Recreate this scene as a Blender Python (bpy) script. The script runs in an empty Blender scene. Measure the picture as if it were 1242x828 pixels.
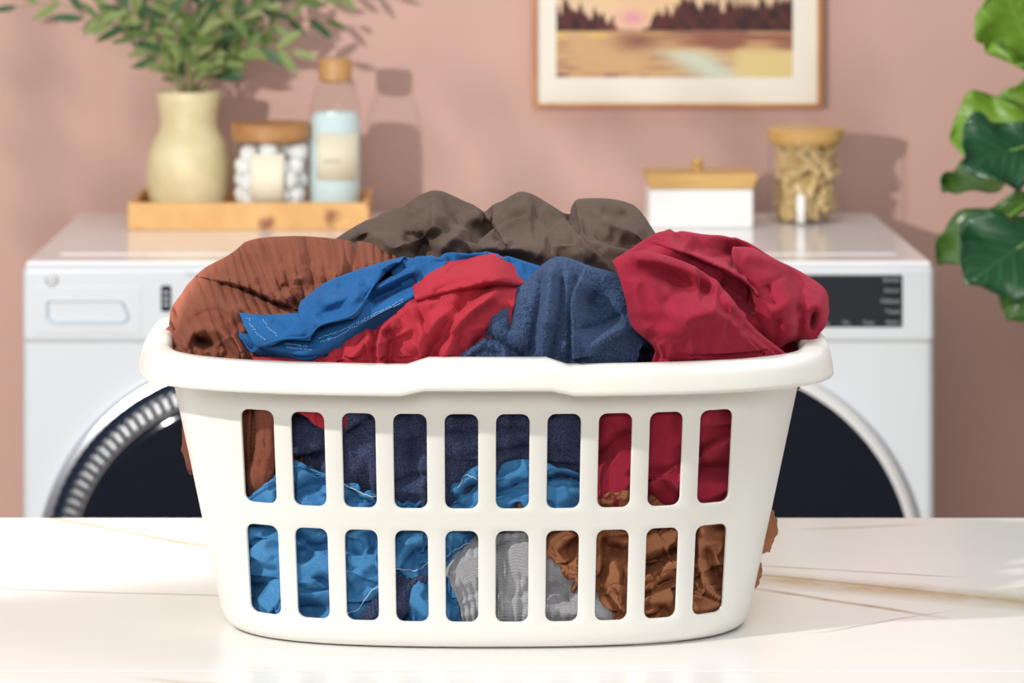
import bpy, bmesh, math, random
import numpy as np
from mathutils import Vector, Matrix, noise as mnoise

# ---------------------------------------------------------------- camera, world, lights, exposure
sc = bpy.context.scene
CAMZ, F, VX, HY = 1.574, 4200.0, 555.0, -160.0     # camera height, focal length in px, vanishing point
cam = bpy.data.cameras.new('camera')
cam_o = bpy.data.objects.new('camera', cam)
sc.collection.objects.link(cam_o)
cam_o.location = (0, 0, CAMZ)
cam_o.rotation_euler = (math.radians(90), 0, 0)
cam_o.rotation_mode = 'XYZ'
cam.sensor_width = 36
cam.lens = F * 36 / 1242
cam.shift_x = (621 - VX) / 1242
cam.shift_y = -(414 - HY) / 1242
cam.clip_end = 60
cam.dof.use_dof = True
cam.dof.focus_distance = 2.97
cam.dof.aperture_fstop = 10
sc.camera = cam_o

w = bpy.data.worlds.new('world'); sc.world = w; w.use_nodes = True
w.node_tree.nodes['Background'].inputs[0].default_value = (0.93, 0.97, 1.0, 1)
w.node_tree.nodes['Background'].inputs[1].default_value = 0.37

def aim(o, target):
    o.rotation_euler = (Vector(target) - o.location).to_track_quat('-Z', 'Y').to_euler()
def spot(name, loc, target, power, col, size_deg, blend, radius):
    l = bpy.data.lights.new(name, 'SPOT'); l.energy = power; l.color = col
    l.spot_size = math.radians(size_deg); l.spot_blend = blend; l.shadow_soft_size = radius
    o = bpy.data.objects.new(name, l); sc.collection.objects.link(o); o.location = loc; aim(o, target)
spot('key_spotlight', (-2.0, 1.66, 2.95), (0.05, 3.10, 1.05), 280, (1.0, 0.97, 0.92), 44, 0.25, 0.05)
spot('wall_spotlight', (-1.55, 2.05, 1.76), (0.35, 6.0, 1.10), 415, (1.0, 0.96, 0.92), 56, 0.2, 0.035)
l = bpy.data.lights.new('front_fill_light', 'AREA'); l.energy = 24; l.size = 0.8; l.color = (1.0, 0.985, 0.95)  # unseen fill added to brighten the front of the basket
o = bpy.data.objects.new('front_fill_light', l); sc.collection.objects.link(o); o.location = (-0.2, 0.6, 2.1); aim(o, (0.1, 3.15, 0.95))

l = bpy.data.lights.new('counter_fill_light', 'AREA'); l.energy = 9; l.size = 0.8; l.color = (1.0, 0.985, 0.96)  # added soft light lifting the shaded side of the counter
o = bpy.data.objects.new('counter_fill_light', l); sc.collection.objects.link(o); o.location = (0.75, 3.0, 2.25); aim(o, (0.45, 3.15, 0.9))

l = bpy.data.lights.new('washer_fill_light', 'AREA'); l.energy = 10; l.size = 1.2; l.color = (0.97, 0.985, 1.0)  # fill put in above the machines to brighten their tops
o = bpy.data.objects.new('washer_fill_light', l); sc.collection.objects.link(o); o.location = (0.1, 5.1, 2.7); aim(o, (0.1, 5.5, 1.0))

vs = sc.view_settings
sc.display_settings.display_device = 'sRGB'
vs.view_transform = 'Standard'; vs.look = 'None'; vs.gamma = 1; vs.use_curve_mapping = False
vs.exposure = 0.0
sc.cycles.max_bounces = 8; sc.cycles.transparent_max_bounces = 16

# ---------------------------------------------------------------- helpers
COL = sc.collection
random.seed(5)
def P(px, py, D): return ((px - VX) / F * D, D, CAMZ - (py - HY) / F * D)

def mat(name, col, rough=0.5, metal=0.0, spec=0.5, sheen=0.0, coat=0.0):
    m = bpy.data.materials.new(name); m.use_nodes = True
    b = m.node_tree.nodes['Principled BSDF']
    b.inputs['Base Color'].default_value = (*col, 1); b.inputs['Roughness'].default_value = rough
    b.inputs['Metallic'].default_value = metal; b.inputs['Specular IOR Level'].default_value = spec
    b.inputs['Sheen Weight'].default_value = sheen; b.inputs['Coat Weight'].default_value = coat
    return m
def nt(m): return m.node_tree, m.node_tree.nodes['Principled BSDF']
def N(t, typ, **kw):
    n = t.nodes.new(typ)
    for k, v in kw.items(): setattr(n, k, v)
    return n
def mth(t, op, a, b=None, c=None):
    n = t.nodes.new('ShaderNodeMath'); n.operation = op
    for i, v in enumerate((a, b, c)):
        if v is None: continue
        if isinstance(v, (int, float)): n.inputs[i].default_value = v
        else: t.links.new(v, n.inputs[i])
    return n.outputs[0]
def ramp(t, fac, stops):
    r = t.nodes.new('ShaderNodeValToRGB')
    while len(r.color_ramp.elements) < len(stops): r.color_ramp.elements.new(0.5)
    for e, (p, c) in zip(r.color_ramp.elements, stops): e.position = p; e.color = (*c, 1)
    t.links.new(fac, r.inputs[0]); return r.outputs[0]
def noise_tex(t, vec, scale, detail=3, rough=0.5):
    n = t.nodes.new('ShaderNodeTexNoise'); n.inputs['Scale'].default_value = scale
    n.inputs['Detail'].default_value = detail; n.inputs['Roughness'].default_value = rough
    if vec is not None: t.links.new(vec, n.inputs['Vector'])
    return n.outputs['Fac']
def mapping(t, vec, scale=(1, 1, 1), rot=(0, 0, 0)):
    n = t.nodes.new('ShaderNodeMapping'); n.inputs['Scale'].default_value = scale; n.inputs['Rotation'].default_value = rot
    t.links.new(vec, n.inputs['Vector']); return n.outputs[0]
def bump(t, h, strength=0.3, dist=0.001, normal=None):
    n = t.nodes.new('ShaderNodeBump'); n.inputs['Strength'].default_value = strength; n.inputs['Distance'].default_value = dist
    t.links.new(h, n.inputs['Height'])
    if normal is not None: t.links.new(normal, n.inputs['Normal'])
    return n.outputs[0]

def mesh_obj(name, verts, faces, m, parent=None, smooth=True, uvs=None):
    me = bpy.data.meshes.new(name); me.from_pydata([tuple(v) for v in verts], [], [tuple(f) for f in faces]); me.update()
    if smooth: me.shade_smooth()
    if m: me.materials.append(m)
    o = bpy.data.objects.new(name, me); COL.objects.link(o)
    if parent: o.parent = parent
    if uvs is not None:
        uvl = me.uv_layers.new(name='UVMap')
        idx = np.empty(len(me.loops), dtype=np.int32); me.loops.foreach_get('vertex_index', idx)
        uvl.data.foreach_set('uv', np.asarray(uvs, dtype=np.float32)[idx].ravel())
    return o
def from_bm(name, bm, m, parent=None, smooth=True):
    me = bpy.data.meshes.new(name); bm.to_mesh(me); bm.free()
    if smooth: me.shade_smooth()
    if m: me.materials.append(m)
    o = bpy.data.objects.new(name, me); COL.objects.link(o)
    if parent: o.parent = parent
    return o
def bev(o, width, seg=3, ang=35):
    b = o.modifiers.new('bevel', 'BEVEL'); b.width = width; b.segments = seg; b.limit_method = 'ANGLE'; b.angle_limit = math.radians(ang)
    b.harden_normals = True
    return o
def box(name, a, b, m, parent=None, bevel=0.0, seg=3):
    x0, y0, z0 = a; x1, y1, z1 = b
    v = [(x0,y0,z0),(x1,y0,z0),(x1,y1,z0),(x0,y1,z0),(x0,y0,z1),(x1,y0,z1),(x1,y1,z1),(x0,y1,z1)]
    f = [(0,3,2,1),(4,5,6,7),(0,1,5,4),(1,2,6,5),(2,3,7,6),(3,0,4,7)]
    o = mesh_obj(name, v, f, m, parent, smooth=bevel > 0)
    if bevel: bev(o, bevel, seg)
    return o
def lathe_data(prof, n=64, c=(0, 0, 0), axis='z'):
    v = []; f = []
    for r, z in prof:
        for i in range(n):
            a = 2 * math.pi * i / n
            if axis == 'z': v.append((c[0] + r * math.cos(a), c[1] + r * math.sin(a), c[2] + z))
            else: v.append((c[0] + r * math.cos(a), c[1] + z, c[2] + r * math.sin(a)))
    for j in range(len(prof) - 1):
        for i in range(n):
            q = (j*n+i, j*n+(i+1) % n, (j+1)*n+(i+1) % n, (j+1)*n+i)
            f.append(q if axis == 'z' else q[::-1])
    return v, f
def lathe(name, prof, m, parent=None, n=64, c=(0, 0, 0), axis='z', smooth=True):
    v, f = lathe_data(prof, n, c, axis)
    o = mesh_obj(name, v, f, m, parent, smooth)
    if smooth: o.data.set_sharp_from_angle(angle=math.radians(38))
    return o
def empty(name, loc, label, cat, group=None):
    o = bpy.data.objects.new(name, None); COL.objects.link(o); o.location = loc; o.empty_display_size = 0.05
    o['label'] = label; o['category'] = cat
    if group: o['group'] = group
    return o
def tag(o, label, cat, group=None):
    o['label'] = label; o['category'] = cat
    if group: o['group'] = group
    return o
def fix_parent(root):
    # parts were modelled in world space: shift them so they sit under the root's own origin
    bpy.context.view_layer.update()
    inv = Matrix.Translation(-root.location)
    for ch in root.children: ch.matrix_parent_inverse = inv
def tube_data(pts, radii, n=8):
    pts = [Vector(p) for p in pts]; v = []; f = []
    up = Vector((0.13, 0.21, 0.97))
    for i, p in enumerate(pts):
        d = (pts[min(i+1, len(pts)-1)] - pts[max(i-1, 0)]).normalized()
        s = d.cross(up).normalized(); t2 = s.cross(d)
        for k in range(n):
            a = 2*math.pi*k/n; v.append(p + (s*math.cos(a) + t2*math.sin(a)) * radii[i])
    for i in range(len(pts)-1):
        for k in range(n): f.append((i*n+k, i*n+(k+1) % n, (i+1)*n+(k+1) % n, (i+1)*n+k))
    f.append(tuple(range(n))[::-1]); f.append(tuple((len(pts)-1)*n + k for k in range(n)))
    return v, f
def text(name, s, loc, size, m, parent, rot=(math.pi/2, 0, 0), align='CENTER'):
    c = bpy.data.curves.new(name, 'FONT'); c.body = s; c.size = size; c.align_x = align; c.align_y = 'CENTER'; c.extrude = 0.0002
    t = bpy.data.objects.new(name + '_curve', c)
    COL.objects.link(t); bpy.context.view_layer.update()
    me = bpy.data.meshes.new_from_object(t.evaluated_get(bpy.context.evaluated_depsgraph_get()))
    bpy.data.objects.remove(t)
    me.materials.clear(); me.materials.append(m)
    o = bpy.data.objects.new(name, me); COL.objects.link(o); o.location = loc; o.rotation_euler = rot; o.parent = parent
    return o

# ---------------------------------------------------------------- materials for the room
wall_m = mat('pink_wall_paint', (0.60, 0.385, 0.325), 0.85, spec=0.2)
t, b = nt(wall_m); tc = N(t, 'ShaderNodeTexCoord').outputs['Object']
n1 = noise_tex(t, tc, 2.2, 3)
t.links.new(ramp(t, n1, [(0.35, (0.59, 0.375, 0.318)), (0.65, (0.615, 0.40, 0.340))]), b.inputs['Base Color'])
t.links.new(bump(t, noise_tex(t, tc, 260, 2), 0.08, 0.0006), b.inputs['Normal'])
floor_m = mat('pale_oak_floor', (0.55, 0.42, 0.30), 0.45)
t, b = nt(floor_m); tc = N(t, 'ShaderNodeTexCoord').outputs['Object']
n1 = noise_tex(t, mapping(t, tc, (1.2, 14, 1)), 3, 5)
t.links.new(ramp(t, n1, [(0.3, (0.46, 0.33, 0.22)), (0.7, (0.62, 0.48, 0.34))]), b.inputs['Base Color'])
trim_m = mat('white_trim_paint', (0.82, 0.80, 0.77), 0.4)

# ---------------------------------------------------------------- setting
WY = 6.0
def structure(o): o['kind'] = 'structure'; return o
structure(box('wall_back', (-4.5, WY, 0), (4.5, WY + 0.12, 2.9), wall_m))
fl = structure(box('floor', (-4.5, -1.5, -0.1), (4.5, WY + 0.12, 0.0), floor_m))
structure(box('baseboard_back', (-4.5, WY - 0.015, 0.0), (4.5, WY, 0.11), trim_m, None, 0.003))

# ---------------------------------------------------------------- countertop with marble veins
marble = mat('white_marble_quartz', (0.86, 0.845, 0.815), 0.22, spec=0.5)
t, b = nt(marble)
tc = N(t, 'ShaderNodeTexCoord').outputs['Object']; sp = N(t, 'ShaderNodeSeparateXYZ'); t.links.new(tc, sp.inputs[0])
X, Y = sp.outputs[0], sp.outputs[1]
nz = noise_tex(t, mapping(t, tc, (1, 1.6, 1)), 7, 4, 0.6); nf = noise_tex(t, tc, 28, 4, 0.6)
base_col = ramp(t, noise_tex(t, tc, 3.5, 3), [(0.35, (0.845, 0.83, 0.80)), (0.65, (0.875, 0.86, 0.835))])
cur = base_col
def vein(x0, y0, x1, y1, wid, col, strength, wob=0.03, seed=0.0):
    global cur
    m_ = (y1 - y0) / (x1 - x0)
    wobn = mth(t, 'MULTIPLY', mth(t, 'SUBTRACT', noise_tex(t, mapping(t, tc, (1, 1, 1), (0, 0, seed)), 5 + seed, 3, 0.55), 0.5), wob * 2)
    v = mth(t, 'ADD', mth(t, 'SUBTRACT', Y, mth(t, 'MULTIPLY_ADD', X, m_, y0 - m_ * x0)), wobn)
    d = mth(t, 'DIVIDE', mth(t, 'ABSOLUTE', v), wid)
    band = mth(t, 'MAXIMUM', mth(t, 'SUBTRACT', 1.0, d), 0.0)
    xm, hw = (x0 + x1) / 2, abs(x1 - x0) / 2 + 0.03
    msk = mth(t, 'MINIMUM', mth(t, 'MAXIMUM', mth(t, 'DIVIDE', mth(t, 'SUBTRACT', hw, mth(t, 'ABSOLUTE', mth(t, 'SUBTRACT', X, xm))), 0.05), 0.0), 1.0)
    fac = mth(t, 'MULTIPLY', mth(t, 'MULTIPLY', band, msk), mth(t, 'MULTIPLY', mth(t, 'MULTIPLY_ADD', nf, 1.5, 0.15), strength))
    mx = t.nodes.new('ShaderNodeMix'); mx.data_type = 'RGBA'; mx.clamp_factor = True
    t.links.new(fac, mx.inputs[0]); t.links.new(cur, mx.inputs[6]); mx.inputs[7].default_value = (*col, 1); cur = mx.outputs[2]
tan = (0.36, 0.24, 0.11); tan2 = (0.50, 0.38, 0.21); gr = (0.30, 0.28, 0.24)
vein(0.285, 3.236, 0.56, 3.112, 0.045, tan2, 1.0, 0.012, 0.3)
vein(0.27, 3.262, 0.45, 3.168, 0.008, tan, 0.9, 0.010, 0.7)
vein(0.281, 3.187, 0.41, 3.085, 0.010, tan, 1.0, 0.012, 1.1)
vein(0.28, 3.30, 0.455, 3.25, 0.005, tan, 0.7, 0.006, 0.5)
vein(0.33, 3.02, 0.42, 3.08, 0.004, gr, 0.7, 0.016, 2.0)
vein(0.36, 3.48, 0.45, 3.50, 0.012, tan2, 0.5, 0.01, 0.2)
vein(-0.43, 3.55, -0.235, 3.38, 0.011, tan2, 0.9, 0.010, 1.7)
vein(-0.25, 3.42, -0.10, 3.36, 0.014, tan2, 0.8, 0.012, 0.9)
vein(-0.46, 3.195, -0.20, 3.158, 0.005, gr, 0.6, 0.008, 2.4)
vein(-1.5, 3.45, -0.5, 3.0, 0.02, tan2, 0.8, 0.03, 1.4)
vein(0.62, 3.10, 1.7, 3.35, 0.02, tan2, 0.9, 0.03, 0.8)
vein(-0.25, 2.84, -0.10, 2.80, 0.01, tan2, 0.5, 0.02, 0.8)
t.links.new(cur, b.inputs['Base Color'])
counter_m = mat('island_paint', (0.80, 0.79, 0.76), 0.5)
seam_m = mat('seam_adhesive', (0.30, 0.17, 0.14), 0.7)
ZC = 0.91; YF, YB = 2.862, 3.541
isl = empty('kitchen_island', (0.05, 3.2, 0.0), 'white marble topped counter carrying the laundry basket, with tan veining', 'counter')
box('countertop', (-1.7, YF + 0.0026, ZC - 0.03), (1.9, YB, ZC), marble, isl, 0.0015, 2)
box('mitre_seam', (-1.699, YF + 0.0008, ZC - 0.028), (1.899, YF + 0.0030, ZC - 0.0006), seam_m, isl)
box('front_edge', (-1.7, YF - 0.050, ZC - 0.055), (1.9, YF + 0.0010, ZC), marble, isl, 0.0012, 2)
box('body', (-1.62, YF + 0.03, 0.09), (1.82, YB - 0.04, ZC - 0.03), counter_m, isl)
box('plinth', (-1.58, YF + 0.07, 0.0), (1.78, YB - 0.08, 0.09), counter_m, isl)
for i in range(6):
    x0 = -1.61 + i * 0.572
    d_ = box('door_panel', (x0 + 0.004, YF + 0.010, 0.11), (x0 + 0.566, YF + 0.030, ZC - 0.06), counter_m, isl, 0.003)
fix_parent(isl)

# ---------------------------------------------------------------- washers
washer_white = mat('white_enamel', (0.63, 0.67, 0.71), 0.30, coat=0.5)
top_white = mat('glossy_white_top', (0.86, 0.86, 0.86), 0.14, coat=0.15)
chrome = mat('chrome', (0.55, 0.57, 0.62), 0.22, 1.0)
satin = mat('satin_silver', (0.50, 0.51, 0.52), 0.5, 1.0)
navy_gloss = mat('dark_navy_gloss', (0.012, 0.022, 0.045), 0.12)
glass_dark = mat('dark_door_glass', (0.004, 0.007, 0.014), 0.06, spec=0.32)
panel_blk = mat('black_display_glass', (0.018, 0.022, 0.030), 0.15)
grey_print = mat('grey_print', (0.36, 0.38, 0.40), 0.5)
pale_print = mat('pale_print', (0.30, 0.33, 0.36), 0.5)
light_ring = mat('light_grey_ring', (0.66, 0.66, 0.66), 0.35)
inner_white = mat('recess_pale_plastic', (0.50, 0.62, 0.72), 0.4)
ZT = 0.982; YW = 5.2
def rbox(name, a, b_, m, parent, r, seg=4): return box(name, a, b_, m, parent, r, seg)
def washer(cx, label, kind):
    root = empty('washing_machine' if kind == 'w' else 'tumble_dryer', (cx, YW + 0.37, 0), label, 'washer' if kind == 'w' else 'dryer')
    hw = 0.3415
    rbox('body', (cx-hw, YW, 0.03), (cx+hw, 5.955, ZT - 0.006), washer_white, root, 0.016)
    rbox('control_fascia', (cx-hw+0.001, YW-0.006, ZT-0.122), (cx+hw-0.001, YW+0.05, ZT-0.004), washer_white, root, 0.012)
    tp = rbox('top_panel', (cx-hw+0.004, YW+0.014, ZT-0.012), (cx+hw-0.004, 5.95, ZT), top_white, root, 0.005)
    rbox('top_inset', (cx-hw+0.045, YW+0.11, ZT-0.001), (cx+hw-0.045, 5.90, ZT+0.0012), top_white, root, 0.001, 2)
    for sx in (-1, 1):
        for sy in (YW + 0.06, 5.89):
            lathe('foot', [(0.0, 0.0), (0.024, 0.0), (0.024, 0.022), (0.012, 0.026), (0.012, 0.034), (0, 0.034)], navy_gloss, root, 20, (cx + sx * (hw-0.05), sy, 0))
    cz = 0.524; c = (cx, YW, cz)
    if kind == 'w':
        door = lathe('door_ring', [(0.3195, 0.0), (0.3195, -0.018), (0.314, -0.027), (0.306, -0.029), (0.302, -0.024)], chrome, root, 128, c, 'y')
        lathe('dark_band', [(0.302, -0.024), (0.298, -0.020), (0.292, -0.020), (0.290, -0.024)], navy_gloss, door, 128, c, 'y')
        v = []; f = []                       # radially fluted grey ring
        nR = 480
        for i in range(nR):
            a = 2*math.pi*i/nR; dz = -0.006 if (i // 2) % 2 else 0.0
            for r, yy in ((0.290, -0.024), (0.286, -0.026 + dz), (0.270, -0.032 + dz), (0.2665, -0.030)):
                v.append((c[0]+r*math.cos(a), c[1]+yy, c[2]+r*math.sin(a)))
        for i in range(nR):
            j = (i+1) % nR
            for k in range(3): f.append((i*4+k, i*4+k+1, j*4+k+1, j*4+k))
        fr_ = mesh_obj('fluted_ring', v, f, satin, door, smooth=False); fr_.data.materials.append(mat('flute_shadow_grey', (0.10, 0.11, 0.12), 0.5, 0.6))
        for p_ in fr_.data.polygons: p_.material_index = 0 if ((p_.index // 3) // 2) % 2 else 1
        lathe('inner_ring', [(0.2668, -0.029), (0.265, -0.036), (0.2625, -0.036), (0.2605, -0.030)], chrome, door, 128, c, 'y')
        lathe('door_glass', [(0.2615, -0.031), (0.256, -0.034), (0.24, -0.0355), (0.15, -0.038), (0.0001, -0.0385)], glass_dark, door, 128, c, 'y')
    else:
        door = lathe('door_ring', [(0.3225, 0.002), (0.3215, -0.012), (0.317, -0.020), (0.309, -0.024), (0.3035, -0.024)], light_ring, root, 128, c, 'y')
        lathe('door_glass', [(0.3035, -0.024), (0.299, -0.028), (0.24, -0.0305), (0.15, -0.033), (0.0001, -0.034)], glass_dark, door, 128, c, 'y')
    yf = YW - 0.006
    if kind == 'w':
        X0, Z0 = P(57, 391, yf)[0], P(57, 391, yf)[2]; X1, Z1 = P(156, 364, yf)[0], P(156, 364, yf)[2]
        dr = rbox('drawer', (X0-0.018, yf-0.0012, Z0-0.018), (X1+0.02, yf+0.004, Z1+0.022), washer_white, root, 0.004)
        # recessed grip: shaded pocket rim and pale base
        bm = bmesh.new(); r_ = 0.012; loop = []
        for (qx, qz, a0) in ((X1-r_, Z1-0.004, 0), (X0+0.004, Z1-0.004, 90), (X0+r_, Z0+r_, 180), (X1-r_, Z0+r_, 270)):
            rr = 0.004 if a0 in (0, 90) else r_
            for k in range(5):
                a = math.radians(a0 + k*22.5); loop.append((qx + rr*math.cos(a), qz + rr*math.sin(a)))
        outer = [bm.verts.new((x, yf-0.0060, z)) for x, z in loop]
        mx_, mz_ = (X0+X1)/2, (Z0+Z1)/2
        inn = [bm.verts.new((mx_ + (x-mx_)*0.94, yf-0.0005, mz_ + (z-mz_)*0.82)) for x, z in loop]
        n_ = len(loop)
        for k in range(n_): bm.faces.new((outer[k], inn[k], inn[(k+1) % n_], outer[(k+1) % n_]))
        bm.faces.new(inn[::-1])
        bmesh.ops.recalc_face_normals(bm, faces=bm.faces)
        from_bm('drawer_grip', bm, inner_white, dr, smooth=False)
        xa, za = P(195, 378, yf)[0], P(195, 378, yf)[2]; xb, zb = P(208, 346, yf)[0], P(208, 346, yf)[2]
        pw = rbox('power_button', (xa, yf-0.003, za), (xb, yf+0.004, zb), navy_gloss, root, 0.0065, 4)
        for k_, zz in enumerate((0.28, 0.5, 0.74)):
            rbox('button_mark', (xa+0.004, yf-0.0034, za+(zb-za)*zz-0.0022), (xb-0.004, yf-0.0028, za+(zb-za)*zz+0.0022), grey_print, pw, 0.0002, 1)
        lx, _, lz = P(63, 339, yf)
        bd = lathe('emblem', [(0.0095, 0.003), (0.0095, -0.0015), (0.0080, -0.0022), (0.0074, -0.0012), (0.0001, -0.0012)], satin, root, 40, (lx, yf, lz), 'y')
        text('emblem_monogram', 'GE', (lx, yf-0.0016, lz), 0.0085, navy_gloss, bd)
        text('drawer_lettering', 'ULTRA FRESH', (P(133, 351, yf)[0], yf-0.0008, P(133, 351, yf)[2]), 0.0085, pale_print, root)
        text('cycle_lettering', 'Normal', (P(235, 333, yf)[0], yf-0.0008, P(235, 333, yf)[2]), 0.008, pale_print, root)
    else:
        xa, za = P(800, 397, yf)[0], P(800, 397, yf)[2]; xb, zb = P(1095, 333, yf)[0], P(1095, 333, yf)[2]
        pn = rbox('display_panel', (xa, yf-0.0018, za), (xb, yf+0.004, zb), panel_blk, root, 0.003, 3)
        for i, s in enumerate(('Sanitize', 'Sensor', 'Delicate', 'Timed', 'Steam')):
            text('panel_lettering', s, (P(1093, 0, yf)[0]-0.002, yf-0.0021, P(0, 339 + 12.9*i, yf)[2]), 0.0085, grey_print, pn, align='RIGHT')
        for i, s in enumerate(('Temp', 'Dry', 'Time', 'Level')):
            text('panel_lettering', s, (P(1053 - 27*i, 0, yf)[0], yf-0.0021, P(0, 391, yf)[2]), 0.0075, grey_print, pn)
    fix_parent(root); return root
washer(-0.313, 'white front-loading washer behind the basket, chrome-ringed door and detergent drawer, under the wooden tray', 'w')
washer(0.3765, 'white front-loading dryer behind the basket with black display panel and plain pale door ring', 'd')

# ---------------------------------------------------------------- laundry basket
BX, BY, BZ, NE, BOW = 0.025, 3.12, ZC + 0.0008, 4.5, 0.15
HT = 0.223
def ab(h):
    t_ = h / HT
    return 0.232 + 0.047 * t_, 0.180 + 0.015 * t_
def plan(phi, a, b_):
    c, s = math.cos(phi), math.sin(phi)
    k = abs(c) ** (2/NE)
    return (a * math.copysign(k, c), b_ * (1 - BOW*k*k) * math.copysign(abs(s) ** (2/NE), s))
def phi_of_x(x, a):  # front: y negative
    c = abs(x)/a; cc = c ** (NE/2)
    ph = math.acos(min(1, cc)); return ph if x >= 0 else math.pi - ph
def phi_of_y(y, b_):
    s = (abs(y)/b_) ** (NE/2); return math.asin(min(1, s)) * (1 if y >= 0 else -1)
plastic = mat('warm_white_plastic', (0.87, 0.85, 0.795), 0.38, spec=0.45)
t, b = nt(plastic); tc = N(t, 'ShaderNodeTexCoord').outputs['Object']
t.links.new(bump(t, noise_tex(t, tc, 900, 2), 0.05, 0.0004), b.inputs['Normal'])
b.inputs['Subsurface Weight'].default_value = 0.06; b.inputs['Subsurface Radius'].default_value = (0.01, 0.008, 0.005)
b.inputs['Subsurface Scale'].default_value = 0.5

basket = empty('laundry_basket', (BX, BY, BZ), 'off-white plastic laundry basket with two rows of slots, heaped with clothes on the marble', 'laundry basket')
def build_basket_wall():
    V = {}; verts = []; faces = []
    def vid(x, y, z):
        k = (round(x, 5), round(y, 5), round(z, 5))
        if k not in V: V[k] = len(verts); verts.append((x, y, z))
        return V[k]
    def inset(h): return 0.010 * (1 - math.sqrt(max(0, 1 - (1 - h/0.013)**2))) if h < 0.013 else 0.0
    shr = lambda h: 1 - 0.037 * (1 - h / 0.2)
    NXC, NYC = 10, 3; PF, PS = 0.0436, 0.0520
    XE, YE = NXC/2*PF, NYC/2*PS
    def pt(side, u, h):
        a, b_ = ab(h); i = inset(h); a -= i; b_ -= i
        if side == 'F': x = u*shr(h); p_ = phi_of_x(x, a); q = plan(p_, a, b_); return (BX + q[0], BY - q[1], BZ + h)
        if side == 'B': x = -u*shr(h); p_ = phi_of_x(x, a); q = plan(p_, a, b_); return (BX + q[0], BY + q[1], BZ + h)
        if side == 'R': y = u*shr(h); p_ = phi_of_y(y, b_); q = plan(p_, a, b_); return (BX + q[0], BY + q[1], BZ + h)
        if side == 'L': y = -u*shr(h); p_ = phi_of_y(y, b_); q = plan(p_, a, b_); return (BX - q[0], BY + q[1], BZ + h)
    def corner(k, f_, h):   # k: 0 FR, 1 RB, 2 BL, 3 LF ; travelling F(+x) -> R(+y) -> B -> L
        a, b_ = ab(h); i = inset(h); a -= i; b_ -= i
        pX = phi_of_x(XE*shr(h), a); pY = phi_of_y(YE*shr(h), b_)
        ph = pX + (pY - pX)*f_ if k in (0, 2) else pY + (pX - pY)*f_
        q = plan(ph, a, b_)
        sx, sy = ((1, -1), (1, 1), (-1, 1), (-1, -1))[k]
        return (BX + sx*q[0], BY + sy*q[1], BZ + h)
    rows_cell = [(0.0190, 0.1062, 0.0235, 0.1017), (0.1162, 0.2062, 0.1208, 0.2017)]
    bands = [(0.0, 0.0190, [0, 0.0006, 0.002, 0.0045, 0.008, 0.013, 0.0190]), (0.1062, 0.1162, [0.1062, 0.1112, 0.1162]), (0.2062, HT, [0.2062, 0.212, HT])]
    def quad(fn, us, hs):
        for i in range(len(us)-1):
            for j in range(len(hs)-1):
                faces.append(tuple(vid(*fn(u, h)) for u, h in ((us[i], hs[j]), (us[i+1], hs[j]), (us[i+1], hs[j+1]), (us[i], hs[j+1]))))
    for side, nc, p in (('F', NXC, PF), ('B', NXC, PF), ('R', NYC, PS), ('L', NYC, PS)):
        hwid = 0.0142 if side in 'FB' else 0.0175
        for ci in range(nc):
            u0 = (ci - nc/2)*p; u1 = u0 + p; uc = (u0+u1)/2
            us = [u0 + (u1-u0)*k/6 for k in range(7)]
            for _, _, hs in bands: quad(lambda u, h: pt(side, u, h), us, hs)
            for (h0, h1, s0, s1) in rows_cell:
                hs = [h0 + (h1-h0)*k/8 for k in range(9)]
                outer = [(u, h0) for u in us] + [(u1, h) for h in hs[1:]] + [(u, h1) for u in us[::-1][1:]] + [(u0, h) for h in hs[::-1][1:-1]]
                r = 0.0068; a_, b2 = uc-hwid, uc+hwid
                def arc(cx_, cz_, angs): return [(cx_ + r*math.cos(math.radians(g)), cz_ + r*math.sin(math.radians(g))) for g in angs]
                bl = arc(a_+r, s0+r, (202.5, 225, 247.5, 270)); br = arc(b2-r, s0+r, (270, 292.5, 315, 337.5))
                tr = arc(b2-r, s1-r, (22.5, 45, 67.5, 90)); tl = arc(a_+r, s1-r, (90, 112.5, 135, 157.5))
                mids = lambda A, B: [(A[0]+(B[0]-A[0])*k/4, A[1]+(B[1]-A[1])*k/4) for k in range(5)]
                inner = bl[1:] + [(uc, s0)] + br[:3]                     # 7 points along the bottom
                inner += [br[3]] + mids((b2, s0+r), (b2, s1-r)) + [tr[0], tr[1]]   # 8 more
                inner += [tr[2], tr[3], (uc, s1), tl[0], tl[1], tl[2]]
                inner += [tl[3]] + mids((a_, s1-r), (a_, s0+r)) + [bl[0]]
                m_ = len(outer); assert m_ == len(inner), (m_, len(inner))
                for k in range(m_):
                    k2 = (k+1) % m_
                    faces.append(tuple(vid(*pt(side, *q)) for q in (outer[k], outer[k2], inner[k2], inner[k])))
    allh = [0, 0.0006, 0.002, 0.0045, 0.008, 0.013] + [0.0190 + (0.1062-0.0190)*k/8 for k in range(9)] + [0.1112] + [0.1162 + (0.2062-0.1162)*k/8 for k in range(9)] + [0.212, HT]
    for k in range(4): quad(lambda f_, h: corner(k, f_, h), [i/14 for i in range(15)], allh)
    o = mesh_obj('basket_wall', verts, faces, plastic, basket)
    s = o.modifiers.new('solid', 'SOLIDIFY'); s.thickness = 0.0028; s.offset = -1
    bv = o.modifiers.new('bevel', 'BEVEL'); bv.width = 0.0007; bv.segments = 2; bv.limit_method = 'ANGLE'; bv.angle_limit = math.radians(50)
    return o
build_basket_wall()
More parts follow.
